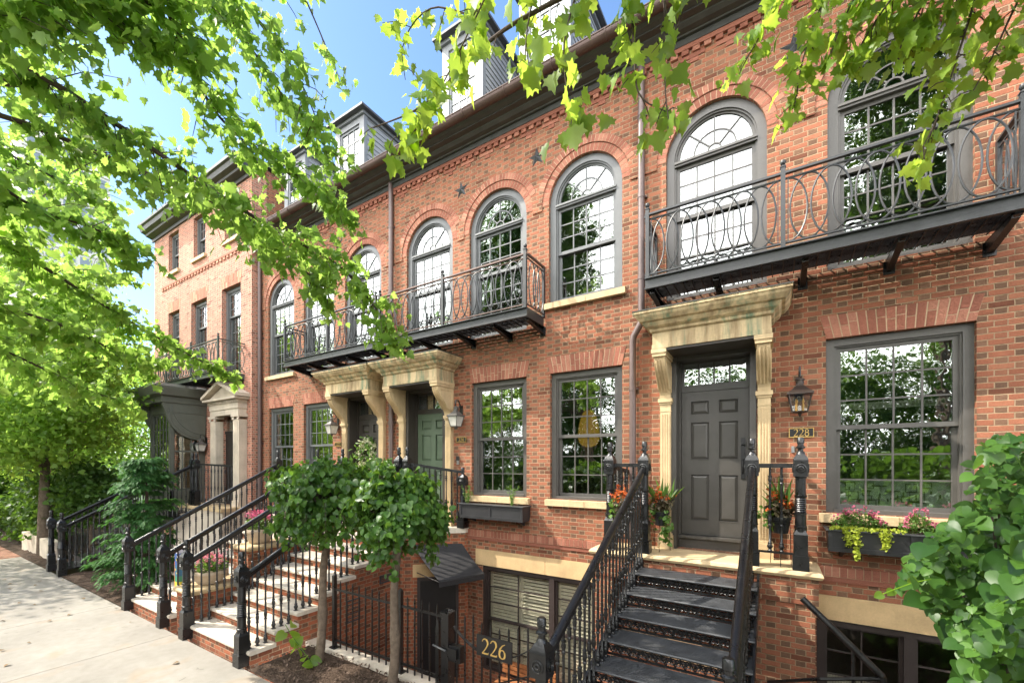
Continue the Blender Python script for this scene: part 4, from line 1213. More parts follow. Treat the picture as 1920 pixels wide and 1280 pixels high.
dm.box(-18.1, -12.7, A - 0.035, A + 0.02, 8.672, 8.74); dm.build('dentil_course', M['vous_pale'], h220)
prof = [(A - 0.001, 10.52), (A - 0.05, 10.52), (A - 0.05, 10.62), (A - 0.22, 10.66), (A - 0.24, 10.70), (A - 0.36, 10.74), (A - 0.40, 10.84), (A - 0.46, 10.87), (A - 0.46, 10.95), (A + 0.3, 10.95)]
s = MB(); s.prism(prof, 'x', X0 - 0.12, X1 + 0.0); s.build('cornice', M['cornice'], h220)
downspout(h220, [(X0 - 0.06, A + 0.1, 10.7), (X0 - 0.06, A + 0.1, 1.0)], 0.05)
balcony(h220, -17.3, -12.55, 5.42, [-17.27, -15.9, -14.2, -12.58], M['iron_green'], True, True, z0=4.98, brackets=(-17.0, -16.1, -15.2, -14.3, -13.4, -12.6))

# portico
xl, xr, yf = -14.08, -12.42, 5.80
pt = MB()
for a, b in ((xl, xl + 0.32), (xr - 0.32, xr)):
    pt.box(a, b, yf + 0.06, A, ZG + 0.16, 3.86); pt.box(a - 0.03, b + 0.03, yf + 0.03, A, ZG, ZG + 0.16); pt.box(a - 0.05, b + 0.05, yf + 0.02, A, 3.93, 4.0)
    for i in range(4):
        yy = yf + 0.09 + i * 0.045; pt.box(b, b + 0.008, yy, yy + 0.022, ZG + 0.25, 3.82)
        xx = a + 0.05 + i * 0.06; pt.box(xx, xx + 0.03, yf + 0.052, yf + 0.06, ZG + 0.25, 3.82)
    for sx in (a + 0.02, b - 0.02):
        pt.tube([(sx + 0.045 * math.cos(t_) * (1 - t_ / 14), yf + 0.05, 3.885 + 0.045 * math.sin(t_) * (1 - t_ / 14)) for t_ in np.linspace(0, 9, 20)], 0.018, 6)
p = pt.build('portico', M['stone_pale'], h220)
en = MB(); en.box(xl + 0.02, xr - 0.02, yf + 0.05, A, 4.0, 4.16); en.box(xl + 0.0, xr - 0.0, yf + 0.03, A, 4.16, 4.32)
x = xl
while x < xr - 0.02: en.box(x, x + 0.045, yf - 0.01, yf + 0.03, 4.325, 4.40); x += 0.085
en.box(xl - 0.02, xr + 0.02, yf + 0.02, A, 4.321, 4.41); en.box(xl - 0.12, xr + 0.12, yf - 0.1, A, 4.41, 4.47)
en.build('entablature', M['stone_pale'], p)
pd = MB(); xm = (xl + xr) / 2
pd.prism([(xl - 0.05, 4.471), (xr + 0.05, 4.471), (xm, 4.80)], 'y', yf + 0.02, A)
for sx in (-1, 1):
    e0 = (xm + sx * (xr - xl + 0.34) / 2, 4.475); e1 = (xm, 4.86)
    pd.prism([e0, (e0[0], e0[1] + 0.09), (xm, e1[1] + 0.09), e1] if sx > 0 else [e0, e1, (xm, e1[1] + 0.09), (e0[0], e0[1] + 0.09)], 'y', yf - 0.12, A)
pd.build('pediment', M['stone_pale'], p)
dd = MB(); dd.box(-13.76, -12.9, A + 0.06, A + 0.11, ZG, 3.5); dd.box(-13.76, -12.9, A + 0.04, A + 0.12, 3.5, 3.58); dd.build('door', M['black_door'], h220)
pane(-13.74, -12.92, 3.58, 3.98, A + 0.08, M['glass_low'], h220)

# bay window with a deep roof on scrolled brackets
bx0, bx1, by = -16.35, -14.92, 5.17
b = MB()
for (a, e) in ((bx0, bx0 + 0.1), (bx1 - 0.1, bx1)): b.box(a, e, by, by + 0.1, 1.0, 4.33)
b.box(bx0, bx1, by + 0.002, A, 0.9, 1.85); b.box(bx0, bx1, by + 0.002, A, 4.12, 4.40)
b.box(bx0 + 0.001, bx0 + 0.1, A - 0.14, A, 1.85, 4.12); b.box(bx1 - 0.1, bx1 - 0.001, A - 0.14, A, 1.85, 4.12)
g1 = sash(b, bx0 + 0.1, bx1 - 0.1, 1.85, 4.12, by + 0.03, 5, 5, 0.05, 0.02)
M['bay'] = paint_mat('sage_grey_bay_paint', (0.095, 0.10, 0.08), 0.45, 0.15)
bay = b.build('bay_window', M['bay'], h220)
pane(*g1, by + 0.05, M['glass_bay'], bay)
for xs in (bx0, bx1):
    sd = MB(); sx = xs - 0.06 if xs == bx1 else xs + 0.02
    n = 3
    for i in range(n + 1):
        yy = by + 0.1 + (A - 0.24 - by) * i / n; sd.box(sx, sx + 0.035, yy, yy + (0.03 if i in (0, n) else 0.018), 1.85, 4.12)
    for i in range(5):
        zz = 1.85 + 2.25 * i / 4; sd.box(sx + 0.004, sx + 0.031, by + 0.1, A - 0.14, zz, zz + (0.05 if i in (0, 2, 4) else 0.018))
    sd.build('side_sash', M['bay'], bay)
    q = MB(); q.box(sx + 0.014, sx + 0.019, by + 0.1, A - 0.14, 1.85, 4.12); q.build('pane', M['glass_bay'], bay)
s = MB(); blindz = 1.9
while blindz < 4.1: s.box(bx0 + 0.12, bx1 - 0.12, by + 0.12, by + 0.13, blindz, blindz + 0.045); s.box(bx1 - 0.13, bx1 - 0.12, by + 0.14, A - 0.16, blindz, blindz + 0.045); blindz += 0.06
s.build('window_blind', plain_mat('pale_green_blind', (0.50, 0.56, 0.42), 0.7), bay)
r = MB()
def rr_(o, z): return [(bx0 - o, by - o * 0.8, z), (bx1 + o * 0.5, by - o * 0.8, z), (bx1 + o * 0.5, A, z), (bx0 - o, A, z)]
lv = [rr_(0.30, 4.40), rr_(0.32, 4.56), rr_(0.50, 4.60), rr_(0.62, 4.78), rr_(0.64, 4.84), rr_(0.2, 4.95)]
vs = [p_ for l in lv for p_ in l]; fs = [(4 * i + k, 4 * i + (k + 1) % 4, 4 * i + 4 + (k + 1) % 4, 4 * i + 4 + k) for i in range(len(lv) - 1) for k in range(4)] + [(0, 3, 2, 1), (20, 21, 22, 23)]
r.add(vs, fs); r.build('bay_roof', M['bay'], bay)
for xs in (bx0 - 0.12, bx1 + 0.02):
    k = MB(); out_ = [(A, 4.40), (by - 0.2, 4.40), (by - 0.2, 4.30)] + [(by - 0.15 + (A - by + 0.1) * (u ** 2.1), 4.28 - 0.95 * math.sin(u * math.pi / 2) ** 1.1) for u in np.linspace(0.08, 1, 11)]
    k.prism(out_[::-1], 'x', xs, xs + 0.1)
    for off in (0.06, 0.16): k.tube([(xs + 0.102, y_ + off * 0.9, z_ + off) for y_, z_ in out_[3:-1] if y_ + off * 0.9 < A - 0.02], 0.012, 5)
    k.box(xs + 0.1, xs + 0.112, by + 0.0, A - 0.02, 4.12, 4.15); k.build('bracket', M['bay'], bay)
lantern(-14.80, 2.95, 0.95, 'grey wall lantern between the bay window and the small pediment', False, A)
# ------------------------------------------------------------------ ironwork shared by the stoops
nw = MB()
nw.box(-0.078, 0.078, -0.078, 0.078, 0, 0.165); nw.box(-0.066, 0.066, -0.066, 0.066, 0.165, 0.40)
nw.lathe([(0.093, 0.40), (0.062, 0.45)], (0, 0, 0), 4, math.pi / 4)
nw.lathe([(0.058, 0.43), (0.058, 0.47), (0.063, 0.475), (0.063, 0.49), (0.054, 0.495), (0.052, 0.62), (0.06, 0.625), (0.06, 0.64)] +
         [(0.056 if i % 2 else 0.049, 0.645 + 0.0115 * i) for i in range(15)] + [(0.06, 0.822), (0.06, 0.838), (0.051, 0.842), (0.049, 1.03), (0.058, 1.035), (0.058, 1.05)], (0, 0, 0), 14)
nw.box(-0.07, 0.07, -0.07, 0.07, 1.05, 1.235)
nw.lathe([(0.098, 1.235), (0.09, 1.26), (0.03, 1.325)], (0, 0, 0), 4, math.pi / 4)
nw.lathe([(0.052, 1.26), (0.04, 1.32), (0.026, 1.335), (0.026, 1.36), (0.044, 1.37), (0.044, 1.385), (0.03, 1.395), (0.03, 1.42), (0.036, 1.425), (0.034, 1.48), (0.026, 1.49)], (0, 0, 0), 14)
for ax in (0, 1, 2, 3):
    an = ax * math.pi / 2; c, s_ = math.cos(an), math.sin(an)
    for rr, tr in ((0.045, 0.008), (0.02, 0.009)):
        nw.tube([(c * 0.072 - s_ * rr * math.cos(t_), s_ * 0.072 + c * rr * math.cos(t_), 1.142 + rr * math.sin(t_)) for t_ in np.linspace(0, 2 * math.pi, 16, endpoint=False)], tr, 5, closed=True)
NEWEL = mesh_of(nw, 'newel_post', M['iron'])
bl = MB()
bl.box(-0.021, 0.021, -0.021, 0.021, 0, 0.008)
bl.lathe([(0.02, 0.008), (0.014, 0.02), (0.024, 0.045), (0.026, 0.06), (0.016, 0.085), (0.02, 0.09), (0.02, 0.10), (0.012, 0.11), (0.0115, 0.30), (0.018, 0.305), (0.018, 0.318), (0.013, 0.325), (0.019, 0.36), (0.02, 0.38), (0.014, 0.41),
          (0.019, 0.415), (0.019, 0.428), (0.0115, 0.435), (0.0105, 0.80), (0.016, 0.805), (0.016, 0.82), (0.012, 0.826), (0.019, 0.86), (0.013, 0.885), (0.018, 0.89), (0.018, 0.905), (0.0115, 0.91), (0.0115, 1.0)], (0, 0, 0), 8)
BALUSTER = mesh_of(bl, 'baluster', M['iron'])


def newel(stoop, x, y, z, h=1.49): return place(NEWEL, 'newel_post', stoop, (x, y, z), (1, 1, h / 1.49))


def handrail(stoop, p0, p1, r=0.034):
    mb = MB(); a, b = Vector(p0), Vector(p1)
    mb.tube([a, b], [r, r], 10); mb.beam(a - Vector((0, 0, r + 0.012)), b - Vector((0, 0, r + 0.012)), 0.034, 0.03)
    return mb.build('handrail', M['iron'], stoop, True)


def baluster(stoop, x, y, z0, z1): return place(BALUSTER, 'baluster', stoop, (x, y, z0), (1.15, 1.15, z1 - z0))


def flat_rail(stoop, p0, p1, n, low=0.10, zt=None, rosette=False):
    """level or falling guard rail between two points at rail height, with balusters"""
    a, b = Vector(p0), Vector(p1); mb = MB()
    mb.beam(a, b, 0.05, 0.05); mb.build('guard_rail', M['iron'], stoop); mb = MB()
    la, lb = Vector((a.x, a.y, low)), Vector((b.x, b.y, low))
    mb.beam(la, lb, 0.035, 0.022); mb.build('bottom_rail', M['iron'], stoop)
    for i in range(1, n + 1):
        p = a.lerp(b, i / (n + 1)); baluster(stoop, p.x, p.y, low + 0.011, p.z - 0.025)


def masonry_stoop(x0, x1, n, d0, run, z_first, rise, yplat, plat_poly, label, rails, zp=ZG, treads_x=None):
    """brick steps with stone treads between two iron rails; rails = x of left and right rail"""
    st = thing('front_stoop', ((x0 + x1) / 2, d0, 0), label, 'stoop', 'front stoops')
    prof = [(yplat, -1.4)]
    prof = [(F - 0.001, -1.4), (d0 + 0.02, -1.4)]
    for i in range(n):
        z = z_first + rise * i - 0.055; prof += [(d0 + run * i + 0.02, z), (d0 + run * (i + 1) + 0.02, z)]
    prof += [(d0 + run * n + 0.02, zp - 0.09), (F - 0.001, zp - 0.09)]
    mb = MB(); mb.prism(prof, 'x', x0 + 0.03, x1 - 0.03)
    build_wall(mb, 'brick_steps', M['brick_base'], st)
    for i in range(n):
        z = z_first + rise * i; y0 = d0 + run * i - 0.015; y1 = d0 + run * (i + 1) + 0.02
        t = MB(); t.prism([(y0 + 0.02, z - 0.055), (y0 + 0.004, z - 0.045), (y0, z - 0.028), (y0 + 0.004, z - 0.01), (y0 + 0.02, z), (y1, z), (y1, z - 0.055)], 'x', x0, x1)
        t.build('tread', M['step'], st)
    t = MB(); pl = plat_poly
    t.prism(pl, 'z', zp - 0.09, zp); t.build('landing_slab', M['step'], st)
    for xr_ in rails:
        newel(st, xr_, d0 - 0.035, 0)
        yt = yplat + 0.07
        newel(st, xr_, yt, zp)
        za = 1.14; zb = zp + 1.14
        handrail(st, (xr_, d0 + 0.02, za + 0.03), (xr_, yt - 0.06, zb))
        m = 3
        for i in range(n):
            for k in range(m):
                y = d0 + run * (i + (k + 0.5) / m); z = z_first + rise * i
                u = (y - d0) / (yt - d0); baluster(st, xr_, y, z, za + (zb - za) * u - 0.035)
    return st


d0, run, z1_, rise = 2.87, 0.325, 0.19, 0.157
st224 = masonry_stoop(-7.70, -5.80, 8, d0, run, z1_, rise, 5.50, [(-7.70, 5.46), (-5.72, 5.46), (-5.66, 5.50), (-4.86, 6.20), (-4.86, 6.298), (-7.70, 6.298)],
                      'brick stoop with pale stone treads leading to the green door', (-7.577, -5.935))
newel(st224, -5.77, 5.62, ZG); newel(st224, -4.93, 6.20, ZG, 1.12)
flat_rail(st224, (-5.77, 5.62, 2.64), (-4.93, 6.20, 2.48), 9, 1.56)
# splayed side of the landing above the basement door
s = MB(); s.prism([(-5.80, 5.47), (-5.70, 5.52), (-4.90, 6.22), (-4.88, 6.298), (-5.80, 6.298)], 'z', -1.4, ZG - 0.09)
build_wall(s, 'landing_wall', M['brick_base'], st224)
st222 = masonry_stoop(-10.12, -8.28, 8, d0, run, z1_, rise, 5.50, [(-10.12, 5.46), (-7.71, 5.46), (-7.71, 6.298), (-10.12, 6.298)],
                      'brick stoop with pale stone treads leading to the wreath door', (-9.983, -8.426))
s = MB(); s.box(-8.30, -7.72, 5.50, 6.298, -1.4, ZG - 0.09); build_wall(s, 'landing_wall', M['brick_base'], st222)
flat_rail(st222, (-8.36, 5.57, 2.60), (-7.75, 5.57, 2.60), 5, 1.56)

# brick plinths with stone caps for the planters between the two stoops
def plinth(x0, x1, y0, y1, z, label):
    t = thing('planter_plinth', ((x0 + x1) / 2, y0, 0), label, 'plinth', 'brick plinths between the stoops')
    b = MB(); b.box(x0, x1, y0, y1, -0.2, z - 0.09); build_wall(b, 'brick_base', M['brick_base'], t)
    c = MB(); e = 0.035; rr = [(0.0, 0.0), (-e, 0.02), (-e - 0.008, 0.045), (-e, 0.07), (0.0, 0.09)]
    vs = []; fs = []
    for o, dz in rr: vs += [(x0 + o, y0 + o, z - 0.09 + dz), (x1 - o, y0 + o, z - 0.09 + dz), (x1 - o, y1, z - 0.09 + dz), (x0 + o, y1, z - 0.09 + dz)]
    for i in range(4):
        for k in range(4): fs.append((4 * i + k, 4 * i + (k + 1) % 4, 4 * i + 4 + (k + 1) % 4, 4 * i + 4 + k))
    fs += [(0, 3, 2, 1), (16, 17, 18, 19)]
    c.add(vs, fs); c.build('stone_cap', M['stone'], t)


plinth(-8.24, -7.735, 2.95, 3.76, 0.66, 'low brick plinth with a sandstone cap at the foot of the two stoops')
plinth(-8.24, -7.735, 3.80, 4.70, 1.20, 'taller brick plinth stepping up behind the low one between the stoops')


def bowl_planter(x, y, z, r, h, label, flowers, mat, hf=0.3):
    t = thing('stone_planter', (x, y, z), label, 'planter', 'stone bowl planters')
    b = MB(); b.lathe([(r * 0.55, 0), (r * 0.7, 0.01), (r * 0.92, h * 0.45), (r * 0.98, h * 0.78), (r, h * 0.8), (r, h * 0.93), (r * 0.97, h), (r * 0.88, h), (r * 0.86, h * 0.9)], (x, y, z), 28)
    b.build('bowl', M['terra'], t, True)
    b = MB(); b.lathe([(r * 0.85, h * 0.86), (r * 0.84, h * 0.88)], (x, y, z), 20); b.build('soil', M['soil'], t)
    f = thing('flowering_plant', (x, y, z + h), label.replace('stone bowl planter', 'clump of flowers growing in the stone bowl'), 'flowers', 'flowers in the stone bowls')
    n = 380; a = rng.uniform(0, 2 * math.pi, n); q = np.sqrt(rng.uniform(0, 1, n)) * r * 0.9
    pts = np.stack([x + q * np.cos(a), y + q * np.sin(a), z + h * 0.9 + rng.uniform(0, 1, n) ** 0.8 * hf * (1 - 0.5 * (q / r) ** 2)], 1)
    foliage('leaves', M['leaf_herb'], f, pts, 0.055, 'small', -0.6, 0.4)
    sm_ = MB()
    for i in range(40): sm_.tube([(x + 0.3 * (pts[i, 0] - x), y + 0.3 * (pts[i, 1] - y), z + h * 0.85), tuple(pts[i])], 0.003, 4)
    sm_.build('stem', M['leaf_herb'], f)
    m_ = 70; a = rng.uniform(0, 2 * math.pi, m_); q = np.sqrt(rng.uniform(0, 1, m_)) * r * 0.85
    c0 = np.stack([x + q * np.cos(a), y + q * np.sin(a), z + h + hf * rng.uniform(0.55, 1.25, m_)], 1)
    pp = (c0[:, None, :] + rng.normal(size=(m_, 5, 3)) * 0.016).reshape(-1, 3)
    foliage('blossom', flowers, f, pp, 0.030, 'petal', 0, 0.6)
    return t


bowl_planter(-7.99, 3.33, 0.66, 0.25, 0.21, 'stone bowl planter on the low brick plinth', M['palepink'], None, 0.22)
bowl_planter(-7.99, 4.12, 1.20, 0.23, 0.26, 'stone bowl planter on the taller brick plinth', M['pink'], None, 0.26)

# ------------------------------------------------------------------ iron stair of the right house
stR = thing('front_stoop', (-0.87, 2.83, 0), 'black cast iron stair with lacework risers up to the dark grey door', 'stoop', 'front stoops')
NT_ = 8; r0, rn, ris, zf = 2.93, 0.345, 0.157, 0.175
xl, xr = -1.56, -0.17
for i in range(NT_):
    y0 = r0 + rn * i; z = zf + ris * i
    t = MB(); t.prism([(y0 - 0.03, z - 0.022), (y0 - 0.036, z - 0.012), (y0 - 0.03, z), (y0 + rn - 0.005, z), (y0 + rn - 0.005, z - 0.022)], 'x', xl, xr)
    for k in range(9):
        yy = y0 + 0.02 + k * 0.032; t.box(xl + 0.08, xr - 0.08, yy, yy + 0.012, z, z + 0.003)
    t.build('tread', M['iron_tread'], stR)
    # riser: pierced scrollwork plate under the tread nosing
    q = MB(); yy = y0 + 0.0; zb = z - ris + 0.004; zt = z - 0.0225
    q.box(xl, xr, yy, yy + 0.008, zt - 0.016, zt); q.box(xl, xr, yy, yy + 0.008, zb, zb + 0.024)
    q.box(xl, xl + 0.03, yy, yy + 0.008, zb + 0.024, zt - 0.016); q.box(xr - 0.03, xr, yy, yy + 0.008, zb + 0.024, zt - 0.016)
    hh_ = zt - 0.016 - zb - 0.024; zc_ = zb + 0.024 + hh_ / 2; nx = 30; sx = (xr - xl - 0.06) / nx
    for k in range(nx):
        cx_ = xl + 0.03 + sx * (k + 0.5); sgn = 1 if k % 2 else -1
        q.tube([(cx_ + sgn * (0.030 * (1 - t_ / 16)) * math.cos(t_), yy + 0.004, zc_ + hh_ * 0.42 * (1 - t_ / 13) * math.sin(t_)) for t_ in np.linspace(0.4, 9.4, 18)], 0.0075, 4)
        q.tube([(cx_ - sx / 2, yy + 0.004, zc_ + sgn * hh_ * 0.5), (cx_, yy + 0.004, zc_ - sgn * hh_ * 0.1), (cx_ + sx / 2, yy + 0.004, zc_ - sgn * hh_ * 0.5)], 0.0075, 4)
    q.build('riser', M['iron'], stR)
for xs in (xl, xr):
    s = MB(); s.hexa([(xs - 0.012, r0 - 0.06, -0.0), (xs + 0.012, r0 - 0.06, -0.0), (xs + 0.012, 5.74, 1.18), (xs - 0.012, 5.74, 1.18), (xs - 0.012, r0 - 0.06, 0.17), (xs + 0.012, r0 - 0.06, 0.17), (xs + 0.012, 5.74, 1.40), (xs - 0.012, 5.74, 1.40)])
    s.build('stringer', M['iron'], stR)
for xr_ in (-1.495, -0.238):
    newel(stR, xr_, 2.83, 0); newel(stR, xr_, 5.78, ZG)
    za, zb = 1.16, ZG + 1.12
    handrail(stR, (xr_, 2.89, za), (xr_, 5.72, zb), 0.036)
    for i in range(NT_):
        for k in range(3):
            y = r0 + rn * (i + (k + 0.5) / 3); u = (y - 2.89) / (5.72 - 2.89); baluster(stR, xr_, y, zf + ris * i, za + (zb - za) * u - 0.035)
newel(stR, -1.97, 5.78, ZG); newel(stR, 0.238, 5.78, ZG)
flat_rail(stR, (-1.90, 5.78, 2.62), (-1.56, 5.78, 2.62), 3, ZG + 0.17); flat_rail(stR, (-0.17, 5.78, 2.62), (0.17, 5.78, 2.62), 2, ZG + 0.17)
flat_rail(stR, (-1.96, 5.84, 2.60), (-1.86, 6.28, 2.52), 4, ZG + 0.17); flat_rail(stR, (0.245, 5.84, 2.60), (0.26, 6.28, 2.52), 4, ZG + 0.17)
# landing slab with rounded nosing on a brick base
px0, px1, py = -2.2, 0.40, 5.71
lv = [(0.0, ZG - 0.085), (-0.03, ZG - 0.075), (-0.045, ZG - 0.043), (-0.03, ZG - 0.012), (0.0, ZG)]
m_ = MB(); vs = []; fs = []
for o, z in lv: vs += [(px0 + o, py + o, z), (px1 - o, py + o, z), (px1 - o, 6.298, z), (px0 + o, 6.298, z)]
for i in range(4):
    for k in range(4): fs.append((4 * i + k, 4 * i + (k + 1) % 4, 4 * i + 4 + (k + 1) % 4, 4 * i + 4 + k))
fs += [(0, 3, 2, 1), (16, 17, 18, 19)]
m_.add(vs, fs); m_.build('landing_slab', M['stone'], stR)
m_ = MB(); m_.box(px0 + 0.0, px1 - 0.0, py, 6.298, ZG - 0.37, ZG - 0.086); m_.box(px1 - 0.60, px1 - 0.03, py + 0.02, 6.298, -1.4, ZG - 0.37); m_.box(px0 + 0.02, px0 + 0.3, py + 0.02, 6.298, -1.4, ZG - 0.37); m_.box(px0 + 0.3, px1 - 0.6, 6.05, 6.298, -1.4, ZG - 0.37)
build_wall(m_, 'landing_base', M['brick'], stR)

# ------------------------------------------------------------------ stoop of the far house
st0 = thing('front_stoop', (-14.65, 2.83, 0), 'black iron stair on a tan stone landing before the pediment doorway', 'stoop', 'front stoops')
for i in range(8):
    y0 = 2.9 + 0.32 * i; z = 0.17 + 0.157 * i
    t = MB(); t.box(-15.12, -14.18, y0, y0 + 0.32, z - 0.03, z); t.box(-15.12, -14.18, y0 + 0.01, y0 + 0.02, z - 0.157, z - 0.03); t.build('tread', M['iron'], st0)
m_ = MB(); m_.box(-15.3, -12.30, 5.40, A - 0.001, -0.2, ZG - 0.09); m_.build('landing_base', M['stone_pale'], st0)
m_ = MB(); m_.box(-15.34, -12.26, 5.35, A - 0.001, ZG - 0.09, ZG); m_.build('landing_slab', M['stone'], st0)
for xr_ in (-15.1, -14.19):
    newel(st0, xr_, 2.83, 0); newel(st0, xr_, 5.46, ZG)
    handrail(st0, (xr_, 2.88, 1.16), (xr_, 5.42, ZG + 1.12))
    for i in range(8):
        for k in range(3):
            y = 2.9 + 0.32 * (i + (k + 0.5) / 3); u = (y - 2.88) / 2.54; baluster(st0, xr_, y, 0.17 + 0.157 * i, 1.16 + (ZG - 0.04) * u - 0.035)
newel(st0, -13.95, 5.46, ZG); newel(st0, -12.62, 5.95, ZG, 1.25); newel(st0, -15.3, 5.46, ZG)
flat_rail(st0, (-13.9, 5.48, 2.62), (-12.62, 5.95, 2.56), 11, ZG + 0.1); flat_rail(st0, (-14.12, 5.46, 2.62), (-14.0, 5.46, 2.62), 2, ZG + 0.1); flat_rail(st0, (-15.30, 5.46, 2.62), (-15.17, 5.46, 2.62), 1, ZG + 0.1)

# ------------------------------------------------------------------ awning and door to the basement under the landing
aw = thing('door_awning', (-5.0, 5.9, 1.1), 'black canvas awning over the basement door beside the right stoop', 'awning')
tl, tr = Vector((-5.60, 5.59, 1.16)), Vector((-4.93, 6.175, 1.16)); fl, fr_ = Vector((-4.75, 5.34, 0.68)), Vector((-4.37, 6.10, 0.70))
m_ = MB(); n = 8; vs = []; fs = []
for i in range(n + 1):
    u = i / n; sag = -0.025 * math.sin(math.pi * u)
    a, b = tl.lerp(fl, u), tr.lerp(fr_, u); vs += [a + Vector((0, 0, sag)), b + Vector((0, 0, sag))]
for dz in (-0.10,): vs += [fl + Vector((0, 0, dz)), fr_ + Vector((0, 0, dz))]
for i in range(n + 1): fs.append((2 * i, 2 * i + 1, 2 * i + 3, 2 * i + 2))
m_.add(vs, fs)
me = bpy.data.meshes.new('canvas'); me.from_pydata([tuple(v) for v in m_.v], [], m_.f); me.materials.append(M['awning'])
o = link(me, 'canvas', aw); sm_ = o.modifiers.new('thick', 'SOLIDIFY'); sm_.thickness = 0.006
m_ = MB(); m_.tube([Vector((-5.52, 5.62, 0.66)), fl + Vector((0, 0, -0.01))], 0.009, 6); m_.tube([fl + Vector((0, 0, -0.01)), fr_ + Vector((0, 0, -0.01))], 0.009, 6); m_.tube([fr_ + Vector((0, 0, -0.01)), Vector((-4.93, 6.19, 0.66))], 0.009, 6)
m_.build('awning_frame', M['iron'], aw)
# door in the splayed wall
dv = (Vector((-4.90, 6.22, 0)) - Vector((-5.70, 5.52, 0))); dv.normalize(); nv = Vector((dv.y, -dv.x, 0))
def diag(u0, u1, o0, o1, z0, z1):
    b = Vector((-5.70, 5.52, 0)); c = [b + dv * u0 + nv * o1, b + dv * u1 + nv * o1, b + dv * u1 + nv * o0, b + dv * u0 + nv * o0]
    return [(p.x, p.y, z0) for p in c] + [(p.x, p.y, z1) for p in c]
m_ = MB(); m_.hexa(diag(0.20, 0.25, 0.001, 0.03, -1.3, 0.50)); m_.hexa(diag(0.90, 0.95, 0.001, 0.03, -1.3, 0.50)); m_.hexa(diag(0.20, 0.95, 0.001, 0.03, 0.50, 0.56)); m_.build('basement_door_frame', M['basement_frame'], st224)
m_ = MB(); m_.hexa(diag(0.25, 0.90, 0.001, 0.012, -1.3, 0.50)); m_.build('basement_door', M['black_door'], st224)
m_ = MB(); m_.hexa(diag(0.12, 1.03, 0.001, 0.018, 0.57, 0.80)); m_.build('door_lintel', M['stone_lintel'], st224)
# vent grilles in the stoop side
for (y, z, w, hgt) in ((4.35, 0.08, 0.26, 0.36), (5.02, 0.55, 0.30, 0.14)):
    m_ = MB(); x = -5.83 + 0.001
    m_.box(x, x + 0.012, y, y + w, z, z + 0.02); m_.box(x, x + 0.012, y, y + w, z + hgt - 0.02, z + hgt); m_.box(x, x + 0.012, y, y + 0.02, z, z + hgt); m_.box(x, x + 0.012, y + w - 0.02, y + w, z, z + hgt)
    k = 5
    for i in range(1, k): m_.box(x, x + 0.010, y + 0.02, y + w - 0.02, z + hgt * i / k - 0.012, z + hgt * i / k)
    m_.build('vent_grille', M['iron_tread'], st224)
# ------------------------------------------------------------------ ground
g = MB(); g.box(-400, 400, -400, -9.5, -0.35, -0.13); struct(g.build('park_ground', M['lawn']))
g = MB(); g.box(-400, 400, 13.3, 400, -0.6, -0.2); g.box(-400, -18.9, 9.01, 13.29, -0.6, -0.19); g.box(-400, 400, 2.81, 13.29, -1.9, -1.62); struct(g.build('ground', M['lawn']))
g = MB(); g.box(-400, 400, -9.5, -2.2, -0.3, -0.14); struct(g.build('road', M['asphalt']))
g = MB(); g.box(-400, 400, -2.2, -2.0, -0.3, 0.0); struct(g.build('kerb', M['kerb']))
# pavement in cast slabs with open joints over a dark bed
g = MB(); ys = [-2.0, 0.28, 2.80]; x = -18.1
edges = []
while x < 14: edges.append(x); x += 2.55
g = MB()
for a, b in zip(edges[:-1], edges[1:]):
    for y0, y1 in zip(ys[:-1], ys[1:]): g.box(a + 0.005, b - 0.005, y0 + 0.005, y1 - (0.005 if y1 < 2.7 else 0), -0.15, 0.0)
struct(g.build('pavement', M['concrete']))
g = MB(); g.box(-20, 14, -2.0, 2.80, -0.3, -0.012); struct(g.build('pavement_bed', M['soil']))
g = MB(); g.box(-120, -18.1, -2.0, 2.95, -0.15, 0.004); struct(g.build('brick_path', M['paver']))
g = MB()
# planting beds beside the pavement
for (a, b, y1) in ((-5.72, -2.0, 3.64), (-14.1, -10.13, 5.40), (-19.0, -15.4, 5.40), (-120, -19.0, 9.0)):
    nx = max(4, int((b - a) / 0.12)) if a > -50 else 60; ny = 10; vs = []; fs = []
    for j in range(ny + 1):
        for i in range(nx + 1):
            e = 0 if i in (0, nx) or j in (0, ny) else 1
            vs.append((a + (b - a) * i / nx, 2.802 + (y1 - 2.802) * j / ny, 0.012 + e * (0.03 + random.uniform(0, 0.035))))
    for j in range(ny):
        for i in range(nx): q = j * (nx + 1) + i; fs.append((q, q + 1, q + nx + 2, q + nx + 1))
    g.add(vs, fs)
struct(g.build('planting_bed', M['mulch']))
# bark chips strewn over the near bed
pts = np.stack([rng.uniform(-5.7, -2.0, 1500), rng.uniform(2.8, 3.62, 1500), rng.uniform(0.05, 0.075, 1500)], 1)
chips = foliage('bark_chips', plain_mat('bark_chip', (0.10, 0.065, 0.045), 0.9), None, pts, 0.04, 'small', 0.0, 3.0); struct(chips, 'stuff')
pts = np.stack([rng.uniform(-15, 2, 130), rng.uniform(-1.5, 2.75, 130), np.full(130, 0.018)], 1)
fl_ = link(leaf_mesh('fallen_leaves', plain_mat('dry_leaf', (0.16, 0.10, 0.04), 0.8), pts, rng.normal(size=(130, 3)) * np.array([1, 1, 0.05]), np.array([[0, 0, 1.0]]) + rng.normal(size=(130, 3)) * 0.15, rng.uniform(0.03, 0.075, 130), 'maple'), 'fallen_leaves'); struct(fl_, 'stuff')
g = MB(); g.box(-5.80, -3.14, 3.64, 3.84, -1.4, 0.06); g.box(-3.14, -2.05, 3.64, 3.84, -1.4, 0.0); g.box(-1.7, 0.45, 2.80, 3.05, -1.4, 0.0); struct(g.build('kerb_stone', M['step']))
